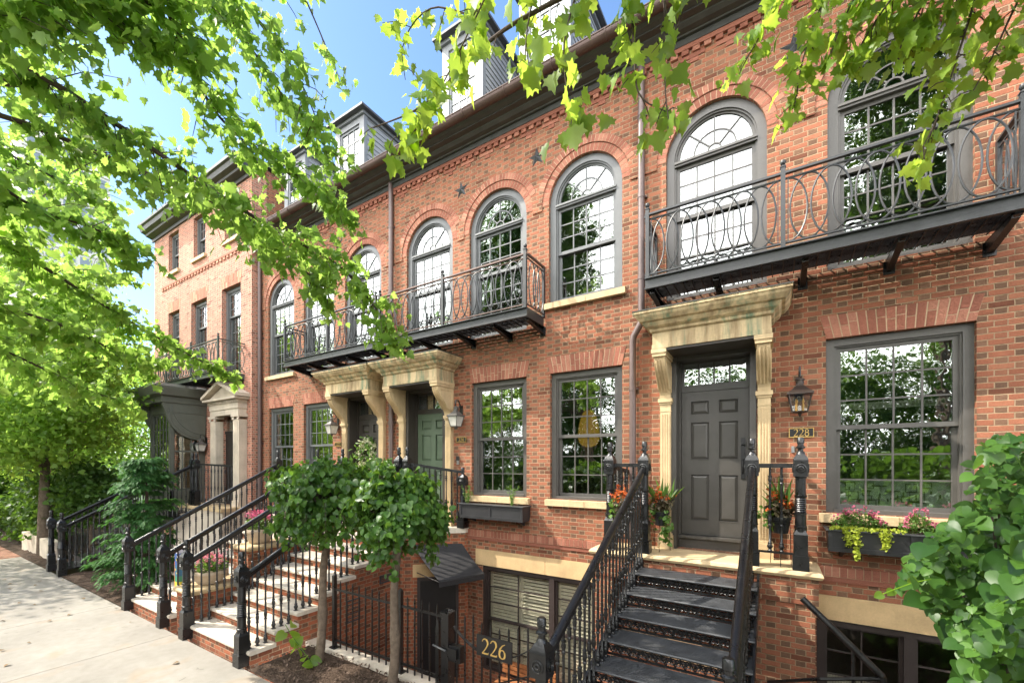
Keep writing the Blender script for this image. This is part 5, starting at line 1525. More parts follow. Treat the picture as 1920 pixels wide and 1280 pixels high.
g = MB(); g.box(-2.05, -1.7, 2.80, 3.84, -1.4, -0.002); g.box(0.45, 9, 2.80, 3.3, -1.4, -0.001); struct(g.build('forecourt', M['concrete']))
g = MB(); g.box(0.62, 9, 3.301, 4.6, -1.4, 0.02); struct(g.build('planting_bed', M['mulch']))
g = MB(); g.box(-5.80, 9, 3.05, F + 0.3, -1.5, -1.38); struct(g.build('basement_court', M['paver']))
g = MB()
for i in range(7): g.box(-3.1, -2.06, 3.84 + i * 0.25, 4.09 + i * 0.25, -1.38, -0.17 - i * 0.17)
struct(g.build('basement_steps', M['step']))
g = MB(); g.box(-17.3, -10.2, 5.7, A - 0.002, -0.3, 0.25); struct(g.build('front_yard', M['soil']))

# wooden bench in the basement court
bx, by_ = -3.5, 5.75
t = thing('wooden_bench', (bx, by_, -1.38), 'orange wooden bench in the sunken court behind the gate', 'bench')
m_ = MB()
for i in range(4): m_.box(-3.95, -2.95, 5.55 + i * 0.12, 5.65 + i * 0.12, -1.0, -0.96)
m_.build('seat', M['wood'], t)
for x in (-3.9, -3.04):
    for y in (5.57, 5.93):
        m_ = MB(); m_.box(x, x + 0.06, y, y + 0.06, -1.38, -1.001); m_.build('leg', M['wood'], t)
m_ = MB()
for i in range(3): m_.box(-3.95, -2.95, 6.05, 6.08, -0.90 + i * 0.075, -0.84 + i * 0.075)
for x in (-3.9, -3.04): m_.box(x, x + 0.05, 6.081, 6.12, -1.1, -0.68)
m_.build('backrest', M['wood'], t)

# ------------------------------------------------------------------ iron fence and gate of the sunken court
fy = 3.735
fe = thing('iron_fence', (-4.2, fy, 0.06), 'thin black iron fence on the pale kerb behind the two small trees', 'fence')
pk = MB(); pk.box(-0.008, 0.008, -0.008, 0.008, 0, 0.90); pk.add([(-0.008, -0.008, 0.90), (0.008, -0.008, 0.90), (0.008, 0.008, 0.90), (-0.008, 0.008, 0.90), (0, 0, 0.94)], [(0, 1, 4), (1, 2, 4), (2, 3, 4), (3, 0, 4)])
PICKET = mesh_of(pk, 'picket', M['iron'], False)
for xp in (-5.26, -3.95):
    m_ = MB(); m_.box(xp - 0.024, xp + 0.024, fy - 0.024, fy + 0.024, 0.06, 1.06); m_.box(xp - 0.06, xp + 0.06, fy - 0.05, fy + 0.05, 0.06, 0.072); m_.lathe([(0.034, 1.06), (0.034, 1.07), (0.0, 1.10)], (xp, fy, 0), 4, math.pi / 4); m_.build('post', M['iron'], fe)
for z in (0.17, 0.88):
    m_ = MB(); m_.box(-5.236, -3.974, fy - 0.012, fy + 0.012, z - 0.012, z + 0.012); m_.box(-3.926, -3.24, fy - 0.012, fy + 0.012, z - 0.012, z + 0.012); m_.build('rail', M['iron'], fe)
for i in range(9): place(PICKET, 'picket', fe, (-5.26 + 1.31 * (i + 1) / 10, fy, 0.08))
for i in range(5): place(PICKET, 'picket', fe, (-3.95 + 0.72 * (i + 1) / 6, fy, 0.08))
ga = thing('iron_gate', (-2.6, fy, 0), 'black iron gate with a dipping top rail carrying the gold 226 plate', 'gate')
m_ = MB(); xg = -3.19; m_.box(xg - 0.055, xg + 0.055, fy - 0.055, fy + 0.055, 0.06, 0.93); m_.lathe([(0.092, 0.93), (0.092, 0.95), (0.02, 0.985)], (xg, fy, 0), 4, math.pi / 4); m_.build('gate_post', M['iron'], ga)
m_ = MB(); m_.box(-3.36, -3.31, fy - 0.02, fy + 0.02, 0.06, 0.74); m_.add([(-3.36, fy - 0.02, 0.74), (-3.31, fy - 0.02, 0.74), (-3.31, fy + 0.02, 0.74), (-3.36, fy + 0.02, 0.74), (-3.335, fy, 0.84)], [(0, 1, 4), (1, 2, 4), (2, 3, 4), (3, 0, 4)]); m_.build('gate_post', M['iron'], ga)
def arcz(u, za, dip): return za - dip * (1 - (2 * u - 1) ** 2)
xa, xb = -3.10, -2.06
m_ = MB(); P_ = [(xa + (xb - xa) * i / 20, fy, arcz(i / 20, 0.80, 0.22)) for i in range(21)]
for p, q in zip(P_[:-1], P_[1:]): m_.beam(p, q, 0.035, 0.012)
Q_ = [(xa + (xb - xa) * i / 20, fy, arcz(i / 20, 0.20, -0.22) if i > 20 else 0.12 + 0.40 * (i / 20) ** 1.3) for i in range(21)]
for p, q in zip(Q_[:-1], Q_[1:]): m_.beam(p, q, 0.02, 0.012)
m_.box(xa, xb, fy - 0.012, fy + 0.012, 0.05, 0.075); m_.build('rail', M['iron'], ga)
for i in range(9): place(PICKET, 'picket', ga, (xa + (xb - xa) * (i + 0.4) / 9, fy, 0.06), (1, 1, (1.02, .96, .99, .93, .9, .9, .93, .97, 1.0)[i] * 1.0))
m_ = MB(); m_.box(xa - 0.03, xa + 0.13, fy - 0.05, fy + 0.03, 0.42, 0.60); m_.box(xa - 0.02, xa + 0.10, fy - 0.085, fy - 0.05, 0.47, 0.58); m_.build('latch', M['iron'], ga)
m_ = MB(); m_.tube([(xa - 0.05, fy - 0.08, 0.535), (xa - 0.26, fy - 0.06, 0.55)], 0.012, 6); m_.build('latch_bar', M['iron_tread'], ga)
x0_, z0_ = U(895, 1228, fy - 0.02); x1_, z1_ = U(961, 1180, fy - 0.02)
m_ = MB(); m_.box(x0_, x1_, fy - 0.035, fy - 0.02, 0.575, 0.80); p = m_.build('number_plate', M['black_plate'], ga); digits('226', (x0_ + x1_) / 2, 0.688, 0.165, fy - 0.0355, M['gold'], p)

# railing down the right-hand basement steps
rl = thing('stair_railing', (0.6, 4.6, -1.38), 'dark pipe railing running down to the basement below the right landing', 'railing')
p0, p1 = R(1536, 1152, 4.35), R(1655, 1268, 4.0)
m_ = MB(); m_.tube([p0 + (p0 - p1) * 0.3, p0, p1], 0.032, 12); q1 = p1 + Vector((0, 0, -0.9)); m_.tube([p1, q1], 0.03, 10); m_.build('handrail', M['iron'], rl, True)
m_ = MB(); m_.tube([p1 + Vector((-0.0, 0, -0.02)), R(1538, 1272, 4.15), R(1440, 1278, 4.6)], 0.018, 8); m_.build('lower_rail', M['iron'], rl, True)
m_ = MB(); m_.box(0.46, 0.50, 4.2, 4.24, -1.38, 0.75); m_.build('post', M['iron'], rl)
m_ = MB(); pm_ = R(1600, 1210, 4.15); m_.tube([pm_, pm_ + Vector((0, 0, -1.2))], 0.016, 8); m_.build('baluster', M['iron'], rl)

# ------------------------------------------------------------------ window boxes
def window_box(x0, x1, z0, z1, label):
    y0, y1 = F - 0.30, F - 0.045; t = thing('window_box', ((x0 + x1) / 2, y0, z0), label, 'window box', 'window boxes')
    m_ = MB(); k = 0.02
    m_.hexa([(x0 + k, y0 + k, z0), (x1 - k, y0 + k, z0), (x1 - k, y1, z0), (x0 + k, y1, z0), (x0, y0, z1 - 0.012), (x1, y0, z1 - 0.012), (x1, y1, z1 - 0.012), (x0, y1, z1 - 0.012)])
    xm = (x0 + x1) / 2
    for a, b in ((x0 + 0.004, x0 + 0.05), (xm - 0.02, xm + 0.02), (x1 - 0.05, x1 - 0.004)):
        m_.hexa([(a + .012, y0 + k - 0.012, z0), (b - .006, y0 + k - 0.012, z0), (b, y0 + k, z0), (a, y0 + k, z0), (a, y0 - 0.012, z1 - 0.012), (b, y0 - 0.012, z1 - 0.012), (b, y0, z1 - 0.012), (a, y0, z1 - 0.012)])
    m_.hexa([(x0 + k, y0 + k - 0.011, z0), (x1 - k, y0 + k - 0.011, z0), (x1 - k, y0 + k, z0), (x0 + k, y0 + k, z0), (x0 + k, y0 + k - 0.017, z0 + 0.05), (x1 - k, y0 + k - 0.017, z0 + 0.05), (x1 - k, y0 + k - 0.004, z0 + 0.05), (x0 + k, y0 + k - 0.004, z0 + 0.05)])
    m_.build('box_body', M['boxpaint'], t)
    m_ = MB(); m_.box(x0 - 0.02, x1 + 0.02, y0 - 0.025, y0 + 0.012, z1 - 0.012, z1 + 0.004); m_.box(x0 - 0.02, x0 + 0.012, y0 + 0.012, y1, z1 - 0.012, z1 + 0.004); m_.box(x1 - 0.012, x1 + 0.02, y0 + 0.012, y1, z1 - 0.012, z1 + 0.004)
    m_.build('rim', M['iron_tread'], t)
    m_ = MB(); m_.box(x0 + 0.012, x1 - 0.012, y0 + 0.012, y1 - 0.002, z1 - 0.0119, z1 - 0.008); m_.build('soil', M['soil'], t)
    for x in (x0 + 0.15, x1 - 0.15):
        m_ = MB(); m_.prism([(y0 + 0.06, z0 - 0.001), (F, z0 - 0.001), (F, z0 - 0.10)], 'x', x - 0.015, x + 0.015); m_.build('bracket', M['boxpaint'], t)
    return t


window_box(-4.86, -3.52, 1.67, 1.93, 'charcoal window box almost bare of plants under the window beside the green door')
window_box(0.50, 1.95, 1.65, 1.90, 'charcoal window box overflowing with pink and yellow plants below the right window')


def bedding(x0, x1, z, label, group):
    """bushy plant with pink flowers"""
    y = F - 0.17; t = thing('flowering_plant', ((x0 + x1) / 2, y, z), label, 'flowers', group)
    n = int(420 * (x1 - x0) / 0.35)
    px_ = rng.uniform(x0, x1, n); hgt = 0.20 * np.sin(np.clip((px_ - x0) / (x1 - x0), 0.08, 0.92) * np.pi) ** 0.6
    pts = np.stack([px_, y + rng.normal(0, 0.055, n), z + rng.uniform(0, 1, n) ** 0.7 * hgt], 1)
    foliage('leaves', M['leaf_herb'], t, pts, 0.034, 'small', -0.7, 0.3)
    m_ = int(n / 10); pick = rng.choice(n, m_, replace=False); c0 = pts[pick].copy(); c0[:, 2] = z + hgt[pick] * rng.uniform(0.7, 1.5, m_)
    c0[:, 1] -= 0.03
    st = MB()
    for c in c0: st.tube([(c[0] + random.uniform(-.02, .02), y, z), tuple(c)], 0.0022, 4)
    st.build('stem', M['leaf_herb'], t)
    pp = (c0[:, None, :] + rng.normal(size=(m_, 5, 3)) * 0.011).reshape(-1, 3); foliage('blossom', M['pink'], t, pp, 0.020, 'petal', 0, 0.5)


bedding(0.55, 1.02, 1.895, 'wide clump of pink flowers at the left end of the overflowing window box', 'pink flowers in the window box')
bedding(1.15, 1.42, 1.895, 'smaller clump of pink flowers in the middle of the overflowing window box', 'pink flowers in the window box')
bedding(1.55, 1.85, 1.895, 'clump of pink flowers half behind the vine at the right of the overflowing window box', 'pink flowers in the window box')
for (x, L, lab) in ((0.68, 0.17, 'short yellow creeper hanging over the window box under the widest pink clump'), (0.755, 0.31, 'longest yellow creeper trailing down the front of the window box'), (1.0, 0.18, 'yellow creeper hanging over the box between the two pink clumps'), (1.6, 0.08, 'yellow creeper spilling over the box beside the vine')):
    y = F - 0.335; t = thing('creeping_plant', (x, y, 1.9), lab, 'creeper', 'yellow creepers in the window box')
    n = int(70 + 380 * L); u = rng.uniform(0, 1, n); pts = np.stack([x + rng.normal(0, 0.018, n) * (1.2 - 0.6 * u), y + rng.normal(0, 0.012, n), 1.905 - L * u], 1)
    top_ = np.stack([x + rng.uniform(-0.16, 0.16, 90), y + rng.uniform(-0.02, 0.12, 90), 1.91 + rng.uniform(0, 0.03, 90)], 1)
    foliage('leaves', M['leaf_yellow'], t, np.vstack([pts, top_]), 0.026, 'round', 0.3, 0.3)
for (x, hgt, lab, mt) in ((-4.76, 0.34, 'wispy plant at the left end of the nearly bare window box', 'leaf_bronze'), (-3.80, 0.36, 'feathery grey green plant at the right end of the nearly bare window box', 'leaf_herb')):
    y = F - 0.18; t = thing('wispy_plant', (x, y, 1.92), lab, 'plant', 'plants in the bare window box')
    st = MB(); pp = []
    for i in range(9):
        e = Vector((x + random.uniform(-.11, .11), y + random.uniform(-.06, .06), 1.92 + hgt * random.uniform(0.5, 1))); b_ = Vector((x + random.uniform(-.03, .03), y, 1.92)); st.tube([b_, b_.lerp(e, 0.5) + Vector((0, 0, .02)), e], 0.0022, 4)
        for k in range(26): q = b_.lerp(e, random.uniform(0.15, 1)); pp.append((q.x + random.gauss(0, .013), q.y + random.gauss(0, .013), q.z + random.gauss(0, .012)))
    st.build('stem', M['leaf_herb'], t); foliage('leaves', M['leaf_herb'], t, pp, 0.026, 'small', -0.3, 0.3)

# ------------------------------------------------------------------ flower pots hung on the landing rails
def flower_pot(x, y, z, label, tall, trail, plab):
    t = thing('flower_pot', (x, y, z), label, 'flower pot', 'black flower pots on the right landing')
    m_ = MB(); m_.lathe([(0.075, 0), (0.098, 0.155), (0.108, 0.157), (0.11, 0.19), (0.10, 0.19), (0.098, 0.175)], (x, y, z), 22)
    m_.lathe([(0.1, 0.168), (0.099, 0.17)], (x, y, z), 18); m_.build('pot_body', M['pot'], t, True)
    m_ = MB()
    for a in (0.5, 2.6, 4.7): m_.tube([(x + 0.105 * math.cos(a), y + 0.105 * math.sin(a), z + 0.12), (x + 0.12 * math.cos(a), y + 0.12 * math.sin(a), ZG + 0.002)], 0.004, 5)
    m_.tube([(x + 0.108 * math.cos(a), y + 0.108 * math.sin(a), z + 0.13) for a in np.linspace(0, 6.28, 18, endpoint=False)], 0.004, 5, closed=True); m_.build('wire_stand', M['iron'], t)
    zt = z + 0.18
    p = thing('flowering_plant', (x, y, zt), plab, 'flowers', 'orange flowers on the right landing')
    n = 260; d = rand_unit(n); r_ = rng.uniform(0.3, 1, n)[:, None]
    pts = np.array([x, y, zt + 0.11]) + d * r_ * np.array([0.16, 0.12, 0.13])
    foliage('leaves', M['leaf_bronze'], p, pts, 0.055, 'round', 0.1, 0.5); 
    pts = np.array([x - 0.1, y, zt + 0.03]) + rng.normal(size=(90, 3)) * np.array([0.05, 0.05, 0.08]); foliage('leaves', M['leaf_herb'], p, pts, 0.045, 'round', 0.2, 0.4)
    m0 = 22; c0 = np.array([x, y - 0.03, zt + 0.20]) + rng.normal(size=(m0, 3)) * np.array([0.09, 0.06, 0.055])
    pp = (c0[:, None, :] + rng.normal(size=(m0, 10, 3)) * 0.013).reshape(-1, 3); foliage('blossom', M['orange'], p, pp, 0.026, 'petal', 0, 0.5)
    if tall:
        m1 = 26; b_ = np.repeat([[x + 0.02, y + 0.03, zt]], m1, 0); tips = rng.normal(size=(m1, 3)) * np.array([0.28, 0.2, 0]) + np.array([0, 0, 1.0])
        link(leaf_mesh('grass_blade', M['leaf_herb'], b_, tips, rand_unit(m1), rng.uniform(0.3, 0.52, m1), 'strip'), 'grass_blade', p)
    if trail:
        u = rng.uniform(0, 1, 70); pts = np.stack([x + trail * 0.08 + rng.normal(0, 0.03, 70), y - 0.08 + rng.normal(0, 0.02, 70), zt - 0.42 * u], 1); foliage('trailing_stem', M['leaf_herb'], p, pts, 0.06, 'round', 0.4, 0.2)


flower_pot(0.05, 5.92, 1.83, 'black pot on a wire stand between the two newels right of the iron stair', True, 0, 'orange flowers with bronze leaves in the pot between the two newels')
flower_pot(-1.72, 5.60, 1.83, 'black pot at the left end of the right landing behind the handrail', False, 0, 'orange flowers in the pot behind the left handrail')
flower_pot(-1.33, 6.02, 1.80, 'black pot with long trailing stems beside the left stone pilaster of the dark grey door', True, 1, 'orange flowers and trailing stems beside the left stone pilaster of the grey door')

# painted post by the far stairs
xp0, xp1 = U(319, 1070, 3.3)[0], U(345, 1070, 3.3)[0]; xm = (xp0 + xp1) / 2
t = thing('painted_post', (xm, 3.35, 0), 'painted square garden post in blue, green, yellow and red by the left stair', 'post')
cols_ = [((0.42, 0.07, 0.05), 0, 0.22), ((0.06, 0.20, 0.06), 0.22, 0.36), ((0.55, 0.45, 0.04), 0.36, 0.50), ((0.05, 0.22, 0.12), 0.50, 0.60), ((0.03, 0.12, 0.22), 0.60, 0.80), ((0.05, 0.10, 0.28), 0.80, 1.02)]
for c_, a, b in cols_:
    m_ = MB(); m_.box(xm - 0.065, xm + 0.065, 3.29, 3.42, a, b - 0.0); m_.build('painted_band', plain_mat('post_paint', c_, 0.5), t)
m_ = MB(); m_.add([(xm - 0.07, 3.285, 1.02), (xm + 0.07, 3.285, 1.02), (xm + 0.07, 3.425, 1.02), (xm - 0.07, 3.425, 1.02), (xm, 3.355, 1.09)], [(0, 1, 4), (1, 2, 4), (2, 3, 4), (3, 0, 4), (3, 2, 1, 0)]); m_.build('cap', plain_mat('post_cap', (0.35, 0.33, 0.36), 0.5), t)
m_ = MB(); m_.box(xm - 0.078, xm - 0.066, 3.29, 3.42, 0.0, 0.86); m_.build('side_strip', plain_mat('orange_paint', (0.60, 0.17, 0.03), 0.5), t)
m_ = MB()
for (dx, z, rr) in ((0.0, 0.12, 0.03), (0.02, 0.9, 0.02), (-0.02, 0.72, 0.02), (0.025, 0.66, 0.014)):
    m_.prism([(xm + dx + rr * math.cos(a), z + rr * math.sin(a)) for a in np.linspace(0, 6.28, 12, endpoint=False)], 'y', 3.286, 3.2895)
m_.build('painted_flower', plain_mat('yellow_paint', (0.65, 0.5, 0.06), 0.5), t)
# low white wall, posts and gate at the far bed
t = MB(); t.box(-19.6, -16.2, 3.05, 3.25, -0.1, 0.55); o = t.build('garden_wall', M['stone_pale']); tag(o, 'low pale wall along the bed at the far left end of the pavement', 'wall')
gt = thing('side_gate', (-12.6, 3.7, 0), 'narrow iron gate with vertical bars between the far stair and the conifer', 'gate')
m_ = MB(); m_.box(-13.55, -13.50, 3.68, 3.73, 0.0, 1.18); m_.build('gate_post', M['iron_tread'], gt); m_ = MB(); m_.box(-12.35, -12.30, 3.68, 3.73, 0.0, 1.18); m_.build('gate_post', M['iron_tread'], gt)
m_ = MB(); m_.box(-13.5, -12.35, 3.69, 3.72, 0.14, 0.17); P_ = [(-13.5 + 1.15 * i / 14, 3.705, arcz(i / 14, 1.1, 0.30)) for i in range(15)]
for p, q in zip(P_[:-1], P_[1:]): m_.beam(p, q, 0.03, 0.03)
m_.build('rail', M['iron_tread'], gt)
for i in range(12): u = (i + 0.7) / 12.4; m_ = MB(); m_.box(-13.5 + 1.15 * u - 0.008, -13.5 + 1.15 * u + 0.008, 3.697, 3.713, 0.171, arcz(u, 1.08, 0.30)); m_.build('bar', M['iron'], gt)
# ------------------------------------------------------------------ plants and trees
def limb_curve(a, b, bend, n=8):
    a, b = Vector(a), Vector(b); out = []
    for i in range(n + 1):
        u = i / n; p = a.lerp(b, u) + Vector(bend) * math.sin(math.pi * u); out.append(p)
    return out


def ball_tree(x, y, lean, top, rx, rz, zc, label, n):
    t = thing('small_tree', (x, y, 0.03), label, 'tree', 'small weeping trees in the mulch bed')
    m_ = MB(); pts = []
    for i in range(12):
        u = i / 11; pts.append(Vector((x + lean[0] * u + 0.03 * math.sin(u * 7), y + lean[1] * u, 0.0 + top * u)))
    m_.tube(pts, [0.058 - 0.018 * (i / 11) + (0.012 if i == 4 else 0) for i in range(12)], 12); m_.build('trunk', M['bark'], t, True)
    hx, hy = x + lean[0], y + lean[1]; C0 = Vector((hx, hy, zc))
    b = MB(); P = []; T = []; S = []
    for k in range(95):
        v = Vector((random.gauss(0, 1), random.gauss(0, 1), random.gauss(0.25, 1))).normalized()
        q = random.uniform(0.6, 1.0) + (0.22 if random.random() < 0.14 else 0); c = C0 + Vector((v.x * rx * q, v.y * rx * q, v.z * rz * q)); low = max(0, -v.z)
        st = Vector((hx, hy, top + random.uniform(-0.1, 0.15))); mid = st.lerp(c, 0.55) + Vector((0, 0, 0.12))
        tip = c + Vector((v.x * 0.05, v.y * 0.05, -random.uniform(0.08, 0.24) - low * 0.12))
        b.tube([st, mid, c, tip], [0.012, 0.008, 0.005, 0.002], 5)
        big = random.uniform(0.75, 1.2)
        for j in range(int(n / 95 * random.choice((0.35, 0.8, 1.0, 1.3)))):
            u = random.random(); p = (mid.lerp(c, u * 2.2) if u < 0.45 else c.lerp(tip, (u - 0.45) / 0.55))
            P.append((p.x + random.gauss(0, .062), p.y + random.gauss(0, .062), p.z + random.gauss(0, .05)))
            T.append((v.x * 0.6 + random.gauss(0, .4), v.y * 0.6 + random.gauss(0, .4), -0.7 + random.gauss(0, .4))); S.append(random.uniform(0.04, 0.098) * big)
    for k in range(9):      # a few strands hang below the crown
        a = random.uniform(0, 2 * math.pi); c = C0 + Vector((rx * 0.75 * math.cos(a), rx * 0.75 * math.sin(a), -rz * 0.6)); tip = c + Vector((0.05 * math.cos(a), 0.05 * math.sin(a), -random.uniform(0.18, 0.42)))
        b.tube([c, tip], [0.003, 0.0015], 4)
        for j in range(16): p = c.lerp(tip, random.random()); P.append((p.x + random.gauss(0, .03), p.y + random.gauss(0, .03), p.z)); T.append((random.gauss(0, .4), random.gauss(0, .4), -0.8)); S.append(random.uniform(0.05, 0.09))
    b.build('branch', M['twig'], t)
    P = np.array(P); T = np.array(T); out = P - np.array([hx, hy, zc - 0.2]); out /= np.linalg.norm(out, axis=1, keepdims=True)
    nor = out + rng.normal(size=P.shape) * 0.6 + np.array([0, 0, 0.35])
    link(leaf_mesh('crown', M['leaf_dark'], P, T, nor, np.array(S), 'round'), 'crown', t)


ball_tree(-5.06, 3.35, (-0.02, 0.16), 1.85, 0.68, 0.50, 2.26, 'small round tree with a leaning trunk in front of the stone steps', 6000)
ball_tree(-3.82, 3.47, (0.06, 0.05), 1.75, 0.51, 0.52, 2.12, 'small round tree with an upright trunk in front of the iron fence', 6000)
# weed seedling by the first trunk
t = thing('seedling', (-5.25, 3.2, 0.03), 'thin leafy seedling leaning beside the leaning trunk in the mulch', 'plant')
m_ = MB(); sp = [Vector((-5.02, 3.28, 0.03)), Vector((-5.12, 3.2, 0.22)), Vector((-5.3, 3.15, 0.40)), Vector((-5.42, 3.12, 0.55))]; m_.tube(sp, 0.005, 5); m_.build('stem', M['leaf_herb'], t)
pp = []
for i in range(16): k = random.randint(0, 2); p = sp[k].lerp(sp[k + 1], random.random()); pp.append((p.x + random.gauss(0, .05), p.y + random.gauss(0, .04), p.z + random.gauss(0, .03)))
foliage('leaves', M['leaf_lime'], t, pp, 0.12, 'round', 0.2, 0.8)

# conifer beside the left stair
cx_, cy_ = -10.9, 3.35
t = thing('conifer', (cx_, cy_, 0.03), 'feathery dark green conifer growing beside the left stair', 'conifer')
m_ = MB(); m_.tube([(cx_, cy_, 0), (cx_ + 0.05, cy_, 1.0), (cx_ - 0.03, cy_ + 0.05, 2.0), (cx_, cy_, 2.75)], [0.06, 0.045, 0.025, 0.008], 8); m_.build('trunk', M['twig'], t)
P, T, N_ = [], [], []
b = MB()
for k in range(150):
    z = random.uniform(0.10, 2.7); a = random.uniform(0, 2 * math.pi); L = (0.76 - 0.22 * z) * random.uniform(0.35, 1.4) + 0.09
    d = Vector((math.cos(a), math.sin(a), 0)); st = Vector((cx_, cy_, z)); rise_ = random.uniform(-0.10, 0.45)
    e = st + d * L + Vector((0, 0, rise_ * L)); tip = e + d * 0.13 - Vector((0, 0, 0.10))
    if k % 2 == 0: b.tube([st, st.lerp(e, 0.5) + Vector((0, 0, 0.04)), e], [0.01, 0.006, 0.002], 4)
    for j in range(62):
        u = random.uniform(0.3, 1.1); p = st.lerp(e, u) if u < 1 else e.lerp(tip, (u - 1) * 8)
        side_ = Vector((-d.y, d.x, 0)) * random.gauss(0, 0.05 + 0.05 * (1.1 - u))
        P.append((p.x + side_.x, p.y + side_.y, p.z + random.gauss(0, .012) + 0.05 * math.sin(u * 3)))
        T.append((d.x * 0.9 + side_.x * 9 + random.gauss(0, .15), d.y * 0.9 + side_.y * 9 + random.gauss(0, .15), -0.55 + random.gauss(0, .18))); N_.append((random.gauss(0, .25), random.gauss(0, .25), 1))
b.build('branch', M['twig'], t)
link(leaf_mesh('foliage', M['leaf_conifer'], P, T, N_, rng.uniform(0.06, 0.15, len(P)), 'spray'), 'foliage', t)

# climbing vine at the right edge
t = thing('climbing_vine', (1.5, 2.4, 0), 'large leaved climbing vine mounded at the right edge in front of the window box', 'vine')
m_ = MB(); C_ = R(1850, 1060, 2.55)
for k in range(9):
    a = R(random.uniform(1800, 1960), 1500, random.uniform(2.8, 3.1)); a.z = 0; e = R(random.uniform(1790, 1960), random.uniform(960, 1080), random.uniform(2.7, 3.0)); m_.tube(limb_curve(a, e, (random.uniform(-.15, .15), random.uniform(-.1, .1), 0), 7), [0.016 - 0.0014 * i for i in range(8)], 6)
m_.build('stem', M['twig'], t)
P, T, N_, S = [], [], [], []
toc = Vector((0, 0, CZ))
n_ = 0
while n_ < 7000:
    px, py = random.uniform(1690, 2150), random.uniform(815, 1620)
    left = 1722 + (60 if py > 1100 else 0) + 70 * math.sin(py / 47.0) * 0.5 + max(0, (1010 - py)) * 0.95
    if px < left + random.gauss(0, 14): continue
    zc = 2.72 + random.uniform(-0.4, 0.7) - 0.28 * math.sin(px / 47.0 + py / 63.0)
    p = R(px, py, zc); P.append(tuple(p))
    d = (Vector((-0.5, -0.7, 0)) + Vector((random.gauss(0, .5), random.gauss(0, .4), -0.55 + random.gauss(0, .3)))); T.append(tuple(d))
    v = (toc - p).normalized() * 0.35 + Vector((random.gauss(0, .55), random.gauss(0, .55), 0.65)); N_.append(tuple(v))
    S.append(random.uniform(0.035, 0.085) if random.random() < 0.88 else random.uniform(0.09, 0.135)); n_ += 1
link(leaf_mesh('foliage', M['leaf_vine'], P, T, N_, S, 'heart'), 'foliage', t)
m_ = MB(); tp = [R(1745, 1085, 2.4), R(1710, 1092, 2.38), R(1675, 1105, 2.36), R(1655, 1113, 2.35)]; m_.tube(tp, 0.003, 5); m_.build('tendril', M['leaf_lime'], t)
for q_, d_ in ((2, (-.4, 0, -.6)), (3, (-.6, 0, -.4)), (1, (0, -.3, .6))): link(leaf_mesh('young_leaf', M['leaf_lime'], [tuple(tp[q_])], [d_], [(0, -1, .4)], [0.045], 'heart'), 'young_leaf', t)


# ---- near plane trees: trunks stand at the kerb outside the picture, limbs reach over the pavement
def along(pts, u):
    L = [0]
    for a, b in zip(pts[:-1], pts[1:]): L.append(L[-1] + (b - a).length)
    s = u * L[-1]
    for i in range(len(pts) - 1):
        if s <= L[i + 1] or i == len(pts) - 2:
            k = (s - L[i]) / max(1e-6, L[i + 1] - L[i]); return pts[i].lerp(pts[i + 1], k), (pts[i + 1] - pts[i]).normalized()


def smooth(pts, it=2):
    for _ in range(it):
        q = [pts[0]]
        for a, b in zip(pts[:-1], pts[1:]): q += [a.lerp(b, 0.25), a.lerp(b, 0.75)]
        q.append(pts[-1]); pts = q
    return pts


class Leafy:
    def __init__(s): s.P = []; s.T = []; s.N = []; s.S = []
    def leaf(s, p, size, hang=0.7):
        s.P.append(tuple(p)); s.T.append((random.gauss(0, .6), random.gauss(0, .6), -hang + random.gauss(0, .35)))
        s.N.append((random.gauss(0, .7), random.gauss(0, .7) - 0.2, 0.55 + random.gauss(0, .3))); s.S.append(size * random.uniform(0.6, 1.25))


def limb(tree, mat, leafy, pts, r0, r1, n_twigs, twig_len, leaf, per, u0=0.1, droop=0.35, hang=0.7, spread=(1, 1, 0.6)):
    pts = smooth([Vector(p) for p in pts]); n = len(pts); m_ = MB()
    m_.tube(pts, [r0 + (r1 - r0) * (i / (n - 1)) for i in range(n)], 8)
    for k in range(n_twigs):
        u = u0 + (1 - u0) * (k + random.random()) / n_twigs; p, d = along(pts, u)
        q = Vector((random.gauss(0, spread[0]), random.gauss(0, spread[1]), random.gauss(0, spread[2]))); q = q - d * q.dot(d); q.normalize()
        L = twig_len * random.uniform(0.45, 1.3) * (1.1 - 0.45 * u)
        e1 = p + (q + d * 0.7).normalized() * L * 0.55; e2 = e1 + (q + d * 0.8 - Vector((0, 0, droop * 1.5))).normalized() * L * 0.5
        m_.tube([p, e1, e2], [max(0.004, r1 * 0.8), 0.004, 0.002], 4)
        for j in range(per):
            w = random.uniform(0.15, 1.05); c = p.lerp(e1, w / 0.55) if w < 0.55 else e1.lerp(e2, (w - 0.55) / 0.45)
            c = c + Vector((random.gauss(0, .05), random.gauss(0, .05), random.gauss(0, .04) - 0.02)); leafy.leaf(c, leaf, hang)
    m_.build('limb', mat, tree, True)


def street_tree(name, x, y, h, r, label):
    t = thing(name, (x, y, -0.02), label, 'tree', 'street trees along the kerb'); m_ = MB()
    m_.tube([(x, y, -0.02), (x + .03, y, 0.4), (x, y + .02, h * 0.5), (x + .05, y, h)], [r * 1.5, r, r * 0.88, r * 0.7], 14); m_.build('trunk', M['bark'], t, True)
    return t


